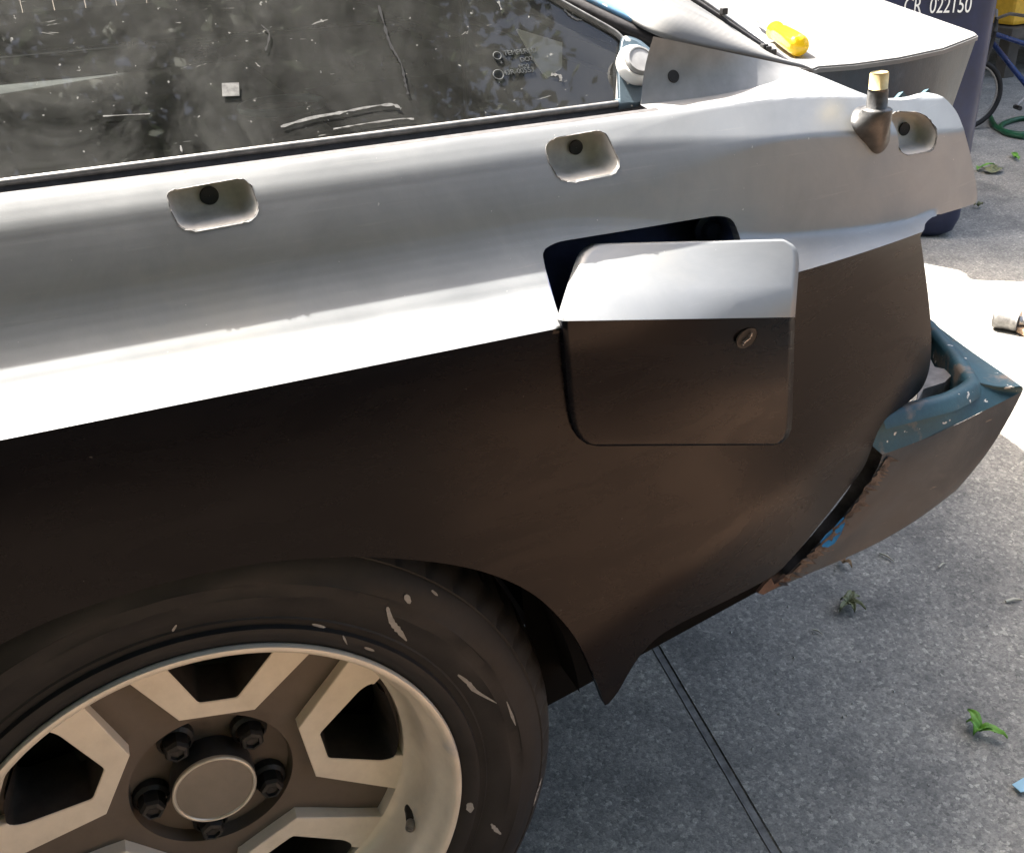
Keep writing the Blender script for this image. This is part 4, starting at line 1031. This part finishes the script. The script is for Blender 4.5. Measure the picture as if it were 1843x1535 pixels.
# pale cable lying from the roof rail onto the lid
wp = [atY(x, y, Y) for x, y, Y in cr([(1318, -10, 0.62), (1335, 20, 0.52), (1352, 48, 0.42), (1370, 76, 0.30), (1379, 96, 0.225)], 6)]
bm = bmesh.new(); add_tube(bm, wp, 0.006, 10); tag(obj('cable', bm, WHITE), 'pale flat cable running from the trunk lid to the black clips on the roof rail', 'cable')

# ================================================================ BEHIND THE CAR
# wheelie bin
BINM = simple('dark_navy_bin_plastic', (0.007, 0.013, 0.045), 0.5, 0, 0.3, 12)
fx, fy = 2.405, 1.645
wb = empty('wheelie_bin', (2.352, 2.045, 0), 'dark navy wheelie bin with white numerals standing behind the car', 'bin')
bm = bmesh.new(); prof = [(0.0, 0.035, 0.035), (0.02, 0.012, 0.012), (0.06, 0.0, 0.0), (0.55, -0.004, 0.0), (0.96, -0.006, 0.0), (1.0, -0.02, -0.012), (1.03, -0.02, -0.012)]
rings = []
for z, ox, oy in prof:
    W2, D2 = 0.27 - ox, 0.30 - oy
    lp2 = rounded([(-W2, -D2, 0), (W2, -D2, 0), (W2, D2, 0), (-W2, D2, 0)], 0.055, 6); rings.append([bm.verts.new((p[0], p[1], z)) for p in lp2])
for A_, B_ in zip(rings, rings[1:]):
    n = len(A_)
    for i in range(n): bm.faces.new((A_[i], A_[(i + 1) % n], B_[(i + 1) % n], B_[i]))
bm.faces.new(rings[0]); bm.faces.new(rings[-1]); fix(bm); obj('bin_body', bm, BINM, wb, sharp=60)
bm = bmesh.new(); add_box(bm, (0, 0.0, 1.055), (0.60, 0.66, 0.045), None, 0.018); obj('bin_lid', bm, BINM, wb)
for s in (-1, 1):
    bm = bmesh.new(); add_lathe(bm, [(0.02, -0.02), (0.095, -0.02), (0.1, -0.01), (0.1, 0.03), (0.06, 0.035), (0.01, 0.035)], 28, 'Y'); o = obj('bin_wheel', bm, DARK, wb, sharp=40); o.rotation_euler = (0, 0, math.pi / 2); o.location = (s * 0.25, 0.31, 0.10)
wb.rotation_euler = (0, 0, math.radians(-35))
fr_ = np.array([math.cos(math.radians(-35)), math.sin(math.radians(-35)), 0]); fn_ = np.array([fr_[1], -fr_[0], 0])
fp_ = np.array(wb.location) + fn_ * 0.3035
tp0 = atP(1626, 25, fp_, fn_); tp1 = atP(1746, 25, fp_, fn_); bwid = float((tp1 - tp0) @ fr_)
wtxt = simple('white_stencil_paint', (0.75, 0.75, 0.73), 0.6, 0, 0.1)
tx = text('CR  022150', 0.060, np.array([0, 0, 0]), (1, 0, 0), (0, -1, 0), wtxt, wb, 'bin_number', 0.0006)
bb = [v.co.x for v in tx.data.vertices]; b0_ = min(bb); sc = bwid / (max(bb) - b0_)
for v in tx.data.vertices: v.co.x = (v.co.x - b0_) * sc
tx.matrix_local = Matrix(((1, 0, 0, float((tp0 - fp_) @ fr_)), (0, 0, -1, -0.3035), (0, 1, 0, tp0[2]), (0, 0, 0, 1)))

# carport over the bins: flat roof on posts, rear wall of boards
cp = empty('carport', (3.0, 4.5, 0), 'dim carport of dark boards behind the bins', 'carport')
CW = simple('weathered_dark_boards', (0.07, 0.06, 0.05), 0.85, 0, 0.35, 9)
def lbox(name, lo, hi, mat, par, bev=0.004):
    bm = bmesh.new(); lo = np.array(lo, float) - np.array(par.location); hi = np.array(hi, float) - np.array(par.location); add_box(bm, (lo + hi) / 2, hi - lo, None, bev); return obj(name, bm, mat, par)
lbox('roof', (-3.0, 2.95, 2.42), (9.0, 7.6, 2.54), CW, cp)
for x in (-2.8, 6.2, 8.75): lbox('post', (x, 3.05, 0), (x + 0.1, 3.15, 2.42), CW, cp)
for k in range(60): lbox('plank', (-3.0 + 0.2 * k, 7.40, 0), (-3.0 + 0.2 * k + 0.194, 7.43 + 0.006 * (k % 3), 2.42), CW, cp, 0.003)
for k in range(24): lbox('plank', (8.85, 2.72 + 0.2 * k, 0), (8.88 + 0.005 * (k % 3), 2.72 + 0.2 * k + 0.194, 2.42), CW, cp, 0.003)

# bicycle lying parked beyond the bin
BLUE = simple('blue_bicycle_enamel', (0.006, 0.022, 0.10), 0.3, 0.1, 0.2)
hp_ = atY(1803, 66, 2.75)
bk = empty('bicycle', (hp_[0], hp_[1], 0), 'blue bicycle with black tyres parked in the carport beside the bin', 'bicycle')
bl = np.array(bk.location)
def bwheel(cx_):
    bm = bmesh.new(); c0 = Vector((cx_, 0, 0.25)); add_tube(bm, [c0 + Vector((0.235 * math.cos(a), 0, 0.235 * math.sin(a))) for a in np.linspace(0, 2 * math.pi, 48, endpoint=False)], 0.02, 8, closed=True)
    t_ = obj('tyre', bm, RUBBER, bk, smooth=True)
    bm = bmesh.new(); add_tube(bm, [c0 + Vector((0.212 * math.cos(a), 0, 0.212 * math.sin(a))) for a in np.linspace(0, 2 * math.pi, 48, endpoint=False)], 0.009, 6, closed=True); obj('wheel_rim', bm, STEEL, bk, smooth=True)
    for k in range(14):
        a = 2 * math.pi * k / 14; bm = bmesh.new(); add_tube(bm, [c0 + Vector((0.02 * math.cos(a + 0.6), 0.02 * (-1) ** k, 0.02 * math.sin(a + 0.6))), c0 + Vector((0.21 * math.cos(a), 0, 0.21 * math.sin(a)))], 0.0016, 5); obj('spoke', bm, STEEL, bk)
bwheel(-0.18); bwheel(0.66)
def tube(nm, pts, r_, mat): bm = bmesh.new(); add_tube(bm, pts, r_, 10); return obj(nm, bm, mat, bk)
tube('down_tube', [(-0.06, 0, 0.60), (0.26, 0, 0.28)], 0.019, BLUE); tube('top_tube', [(-0.06, 0, 0.66), (0.36, 0, 0.52)], 0.017, BLUE); tube('seat_tube', [(0.26, 0, 0.27), (0.40, 0, 0.66)], 0.017, BLUE)
tube('chain_stay', [(0.26, 0.03, 0.27), (0.66, 0.05, 0.25)], 0.010, BLUE); tube('seat_stay', [(0.37, 0.03, 0.53), (0.66, 0.05, 0.25)], 0.009, BLUE)
tube('fork', [(-0.05, 0, 0.68), (-0.10, -0.04, 0.50), (-0.18, -0.05, 0.25)], 0.013, DARK); tube('handlebar', [(0.02, -0.28, 0.80), (-0.02, -0.1, 0.80), (-0.06, 0, 0.76), (-0.02, 0.1, 0.80), (0.02, 0.28, 0.80)], 0.011, STEEL); tube('stem', [(-0.05, 0, 0.66), (-0.06, 0, 0.77)], 0.014, DARK)
tube('crank', [(0.26, -0.06, 0.27), (0.16, -0.07, 0.17)], 0.009, STEEL); tube('pedal', [(0.15, -0.07, 0.165), (0.15, -0.15, 0.165)], 0.016, DARK)
bm = bmesh.new(); add_box(bm, (0.42, 0, 0.70), (0.22, 0.13, 0.05), None, 0.02); obj('saddle', bm, DARK, bk)
bk.rotation_euler = (0, 0, math.radians(-20)); bk.scale = (hp_[2] / 0.64,) * 3
# yellow crate on a dark stand
cz_ = atY(1836, 46, 3.6)
stand = empty('workbench', (cz_[0], 3.7, 0), 'low dark bench standing behind the bicycle', 'bench')
bx0, bz0 = cz_[0], cz_[2]
lbox('bench_top', (bx0 - 0.1, 3.55, bz0 - 0.06), (bx0 + 1.3, 4.1, bz0 - 0.005), CW, stand)
for x in (bx0 - 0.05, bx0 + 1.18):
    for y in (3.6, 3.98): lbox('leg', (x, y, 0), (x + 0.07, y + 0.07, bz0 - 0.06), CW, stand)
yc = empty('yellow_crate', (bx0 + 0.2, 3.75, bz0), 'yellow plastic crate on the low bench behind the bicycle', 'crate')
YEL = simple('yellow_plastic', (0.62, 0.36, 0.03), 0.5)
lbox('crate_body', (bx0 - 0.05, 3.6, bz0), (bx0 + 0.50, 3.95, bz0 + 0.18), YEL, yc, 0.02); lbox('crate_lid', (bx0 - 0.07, 3.58, bz0 + 0.185), (bx0 + 0.52, 3.97, bz0 + 0.24), YEL, yc, 0.015); lbox('crate_latch', (bx0 + 0.02, 3.57, bz0 + 0.12), (bx0 + 0.10, 3.597, bz0 + 0.22), DARK, yc, 0.004)
# green hose coil
hs_ = [atZ(x, y, 0.012) for x, y in cr([(1783, 212), (1790, 226), (1806, 236), (1830, 241), (1850, 240), (1870, 228), (1850, 214), (1822, 217), (1800, 228), (1812, 240), (1845, 247)], 6)]
bm = bmesh.new(); add_tube(bm, hs_, 0.011, 8); tag(obj('garden_hose', bm, simple('green_hose', (0.010, 0.075, 0.035), 0.4), None, True), 'green garden hose coiled on the ground under the bicycle', 'hose')

# metal can scraps on the sunlit concrete
cn = empty('metal_can', atZ(1812, 583, 0), 'dented silver tin lying on the sunlit concrete', 'can')
cb = np.array(cn.location); c0 = atZ(1790, 570, 0.028) - cb; c1 = atZ(1834, 578, 0.028) - cb
bm = bmesh.new(); N_ = 9; path = [c0 + (c1 - c0) * i / N_ for i in range(N_ + 1)]
add_tube(bm, path, [0.024, 0.027, 0.026, 0.0265, 0.025, 0.0265, 0.025, 0.026, 0.027, 0.025], 22)
for v in bm.verts: v.co.z += 0.0012 * math.sin(v.co.x * 260) * math.cos(v.co.y * 190)
obj('can_body', bm, simple('tin_plate', (0.30, 0.29, 0.28), 0.45, 0.5, 0.4, 70), cn, sharp=50)
bm = bmesh.new(); e0 = c1; e1 = c1 + (c1 - c0) * 0.55 + np.array([0, 0.01, 0]); add_tube(bm, [e0, e0 * 0.4 + e1 * 0.6, e1], [0.012, 0.012, 0.018], 14); obj('can_spout', bm, STEEL, cn, sharp=50)
bm = bmesh.new(); P = [atZ(x, y, 0.004) for x, y in [(1829, 598), (1838, 584), (1850, 578), (1856, 600), (1846, 606)]]; c_ = sum(P) / 5
add_prism(bm, [p - c_ + np.array([0, 0, 0.012 + 0.006 * (i % 2)]) for i, p in enumerate(P)], [p - c_ for p in P], True, True); fix(bm)
o = obj('wood_scrap', bm, simple('raw_wood', (0.40, 0.27, 0.18), 0.8, 0, 0.3, 60)); o.location = c_; tag(o, 'small pinkish wood scrap beside the dented tin', 'scrap')

# ================================================================ LITTER ON THE DRIVEWAY
LG = m_leaf('fresh_green_leaf', (0.05, 0.20, 0.02), (0.16, 0.34, 0.04)); LO = m_leaf('olive_dry_leaf', (0.10, 0.12, 0.05), (0.20, 0.21, 0.11)); LB = m_leaf('tan_dead_leaf', (0.22, 0.13, 0.06), (0.38, 0.26, 0.15))
def star_leaf(name, px, lobes, mat, label, lift=0.010):
    """leaf of several curled lobes: list of (tip px, tip py, half-width px)"""
    c0 = atZ(px[0], px[1], 0.006); bm = bmesh.new()
    for (tx_, ty_, wd) in lobes:
        tip = atZ(tx_, ty_, 0.004); ax = tip - c0; L_ = np.linalg.norm(ax); t = ax / L_; s = np.array([-t[1], t[0], 0]); prev = None
        for k in range(7):
            u = k / 6; p = ax * u; wv_ = wd * 0.00075 * math.sin(math.pi * min(0.97, 0.22 + 0.74 * u)) ; z = lift * math.sin(math.pi * u * 0.9) * random.uniform(0.8, 1.2)
            row = [bm.verts.new(Vector(tuple(p + s * wv_ * q_ + np.array([0, 0, z + (0.004 * abs(q_))])))) for q_ in (-1, -0.4, 0, 0.4, 1)]
            if prev:
                for i in range(4): bm.faces.new((prev[i], prev[i + 1], row[i + 1], row[i]))
            prev = row
    bmesh.ops.recalc_face_normals(bm, faces=bm.faces)
    o = obj(name, bm, mat, None, True); o.location = c0; sm = o.modifiers.new('t', 'SOLIDIFY'); sm.thickness = 0.0006
    return tag(o, label, 'leaf', 'leaves fallen on the driveway')
star_leaf('leaf', (1527, 1088), [(1512, 1083, 9), (1533, 1070, 9), (1558, 1101, 6), (1510, 1106, 7), (1538, 1106, 8), (1546, 1078, 7)], LO, 'curled olive star-shaped leaf on the shaded concrete below the bumper')
star_leaf('leaf', (1762, 1316), [(1740, 1283, 9), (1738, 1304, 8), (1751, 1326, 8), (1812, 1333, 9), (1790, 1322, 7)], LG, 'bright green forked leaf near the right edge of the driveway')
star_leaf('leaf', (1517, 1014), [(1509, 1012, 8), (1516, 1001, 6), (1533, 1025, 7)], LB, 'tan curled dead leaf just under the bumper corner', 0.008)
star_leaf('leaf', (1785, 312), [(1770, 306, 22), (1805, 306, 24), (1790, 300, 18)], LO, 'pale leaf on the ground in front of the bin')
star_leaf('leaf', (1828, 285), [(1822, 278, 16), (1833, 290, 14)], LG, 'small green leaf on the ground near the bicycle')
star_leaf('leaf', (1760, 372), [(1752, 374, 12), (1768, 371, 12)], LO, 'tiny pale leaf on the ground beside the tail of the car')
star_leaf('leaf', (1765, 303), [(1758, 309, 14), (1790, 299, 10)], LG, 'thin yellow-green leaf behind the pale leaf in front of the bin')
def twig(a, b, r_, mat, label):
    A_ = atZ(*a, 0.003); B_ = atZ(*b, 0.003); bm = bmesh.new(); md_ = (B_ - A_) * 0.5 + np.array([0.001, 0.001, 0.002])
    add_tube(bm, [np.zeros(3), md_, B_ - A_], [r_, r_ * 1.1, r_ * 0.5], 7); o = obj('twig', bm, mat); o.location = A_; tag(o, label, 'twig', 'twigs on the driveway')
TW = simple('pale_dry_twig', (0.46, 0.44, 0.36), 0.8)
twig((1583, 995), (1609, 1010), 0.0016, TW, 'pale straight twig on the concrete beside the bumper'); twig((1462, 1132), (1482, 1143), 0.0012, TW, 'short thin twig in the shade near the curled olive leaf'); twig((1810, 1082), (1840, 1079), 0.0022, TW, 'pale short stick at the right edge of the driveway'); twig((1690, 1020), (1703, 1013), 0.0013, TW, 'tiny pale twig on open concrete right of the bumper')
bm = bmesh.new(); P = [atZ(x, y, 0.003) for x, y in [(1821, 1413), (1848, 1400), (1860, 1420), (1836, 1430)]]; c_ = sum(P) / 4
add_prism(bm, [p - c_ + np.array([0, 0, 0.002 + 0.003 * (i % 2)]) for i, p in enumerate(P)], [p - c_ + np.array([0, 0, 0.001 + 0.003 * (i % 2)]) for i, p in enumerate(P)], True, True); fix(bm)
o = obj('paper_scrap', bm, simple('light_blue_paper', (0.30, 0.52, 0.66), 0.7, 0, 0.1)); o.location = c_; tag(o, 'light blue paper scrap at the right edge of the driveway', 'scrap')
# loose grit
def grit():
    vs, fs = [], []
    for k in range(900):
        x = RNG.uniform(0.62, 2.2); y = RNG.uniform(-0.35, 2.0); r_ = RNG.uniform(0.0008, 0.0026)
        b0 = len(vs); 
        for dx, dy, dz in [(1, 0, 0.3), (-0.5, 0.87, 0.3), (-0.5, -0.87, 0.3), (0, 0, 1.1), (0, 0, -0.2)]: vs.append((x + dx * r_, y + dy * r_, dz * r_ + 0.0005))
        for t_ in [(0, 1, 3), (1, 2, 3), (2, 0, 3), (1, 0, 4), (2, 1, 4), (0, 2, 4)]: fs.append(tuple(b0 + i for i in t_))
    return pyd('grit', vs, fs, simple('pale_grit', (0.42, 0.41, 0.38), 0.9, 0, 0.3, 300))
gr = struct(grit(), 'stuff'); gr['label'] = 'fine loose grit scattered on the concrete'; gr['category'] = 'grit'

# ================================================================ ACROSS THE DRIVE (behind the camera, mirrored in the paint)
HM = m_leaf('screen_leaf', (0.02, 0.045, 0.015), (0.05, 0.09, 0.03))
def leafmass(name, n, box, size, mat, fn=None):
    c = RNG.uniform(box[0], box[1], (n, 3))
    if fn is not None: c = c[fn(c)]
    n = len(c); a = RNG.normal(size=(n, 3)); a /= np.linalg.norm(a, axis=1)[:, None]; b_ = RNG.normal(size=(n, 3)); b_ -= (a * b_).sum(1)[:, None] * a; b_ /= np.linalg.norm(b_, axis=1)[:, None]
    s = size * RNG.uniform(0.6, 1.3, (n, 1)); V_ = np.stack([c - a * s, c + b_ * s * 0.45, c + a * s, c - b_ * s * 0.45], 1).reshape(-1, 3)
    return pyd(name, V_.tolist(), [(4 * i, 4 * i + 1, 4 * i + 2, 4 * i + 3) for i in range(n)], mat)
hd = empty('leaf_screen', (1.0, -3.2, 0), 'unseen leafy screen added to cut skylight and darken reflections', 'leaf_screen')  # out of view, put here to block skylight from the camera side
o = leafmass('foliage', 60000, ((-7, -2.7, 0.0), (1.5, -1.6, 3.3)), 0.05, HM); o.parent = hd; o.location = (-1.0, 3.2, 0)
lbox('stem', (-7, -2.3, 0), (1.4, -2.0, 3.0), simple('screen_core', (0.03, 0.025, 0.02), 0.9), hd)



# tree across the drive: its crown and the sky between the leaves are mirrored in the side glass
tr = empty('tree', (-0.6, -3.3, 0), 'leafy tree standing over the drive opposite the car', 'tree')
bm = bmesh.new(); add_tube(bm, [(0, 0, 0), (0.05, 0.05, 1.2), (0.1, 0.2, 2.4), (0.35, 0.5, 3.4)], [0.17, 0.13, 0.11, 0.08], 14); BARK = simple('grey_bark', (0.10, 0.08, 0.06), 0.9, 0, 0.4, 25, 0.8)
obj('trunk', bm, BARK, tr)
cents = []
for k in range(90):
    d_ = RNG.normal(size=3); d_ /= np.linalg.norm(d_); rr_ = RNG.uniform(0.35, 1.0) ** 0.6
    cents.append(np.array([0.3, 1.75, 4.3]) + d_ * rr_ * np.array([2.5, 1.65, 1.2]))
for k in range(9):
    e_ = cents[k * 7]; bm = bmesh.new(); add_tube(bm, [(0.2, 0.35, 2.9), tuple((np.array([0.3, 0.5, 3.4]) + e_) / 2 + RNG.normal(size=3) * 0.12), tuple(e_)], [0.05, 0.03, 0.012], 8); obj('limb', bm, BARK, tr)
pts_ = np.concatenate([c_ + RNG.normal(size=(650, 3)) * 0.26 for c_ in cents]); n = len(pts_)
a = RNG.normal(size=(n, 3)); a /= np.linalg.norm(a, axis=1)[:, None]; b_ = RNG.normal(size=(n, 3)); b_ -= (a * b_).sum(1)[:, None] * a; b_ /= np.linalg.norm(b_, axis=1)[:, None]
s_ = 0.038 * RNG.uniform(0.6, 1.3, (n, 1)); V_ = np.stack([pts_ - a * s_, pts_ + b_ * s_ * 0.5, pts_ + a * s_, pts_ - b_ * s_ * 0.5], 1).reshape(-1, 3)
cw = pyd('crown', V_.tolist(), [(4 * i, 4 * i + 1, 4 * i + 2, 4 * i + 3) for i in range(n)], m_leaf('tree_leaf', (0.03, 0.07, 0.02), (0.07, 0.12, 0.035)), tr)
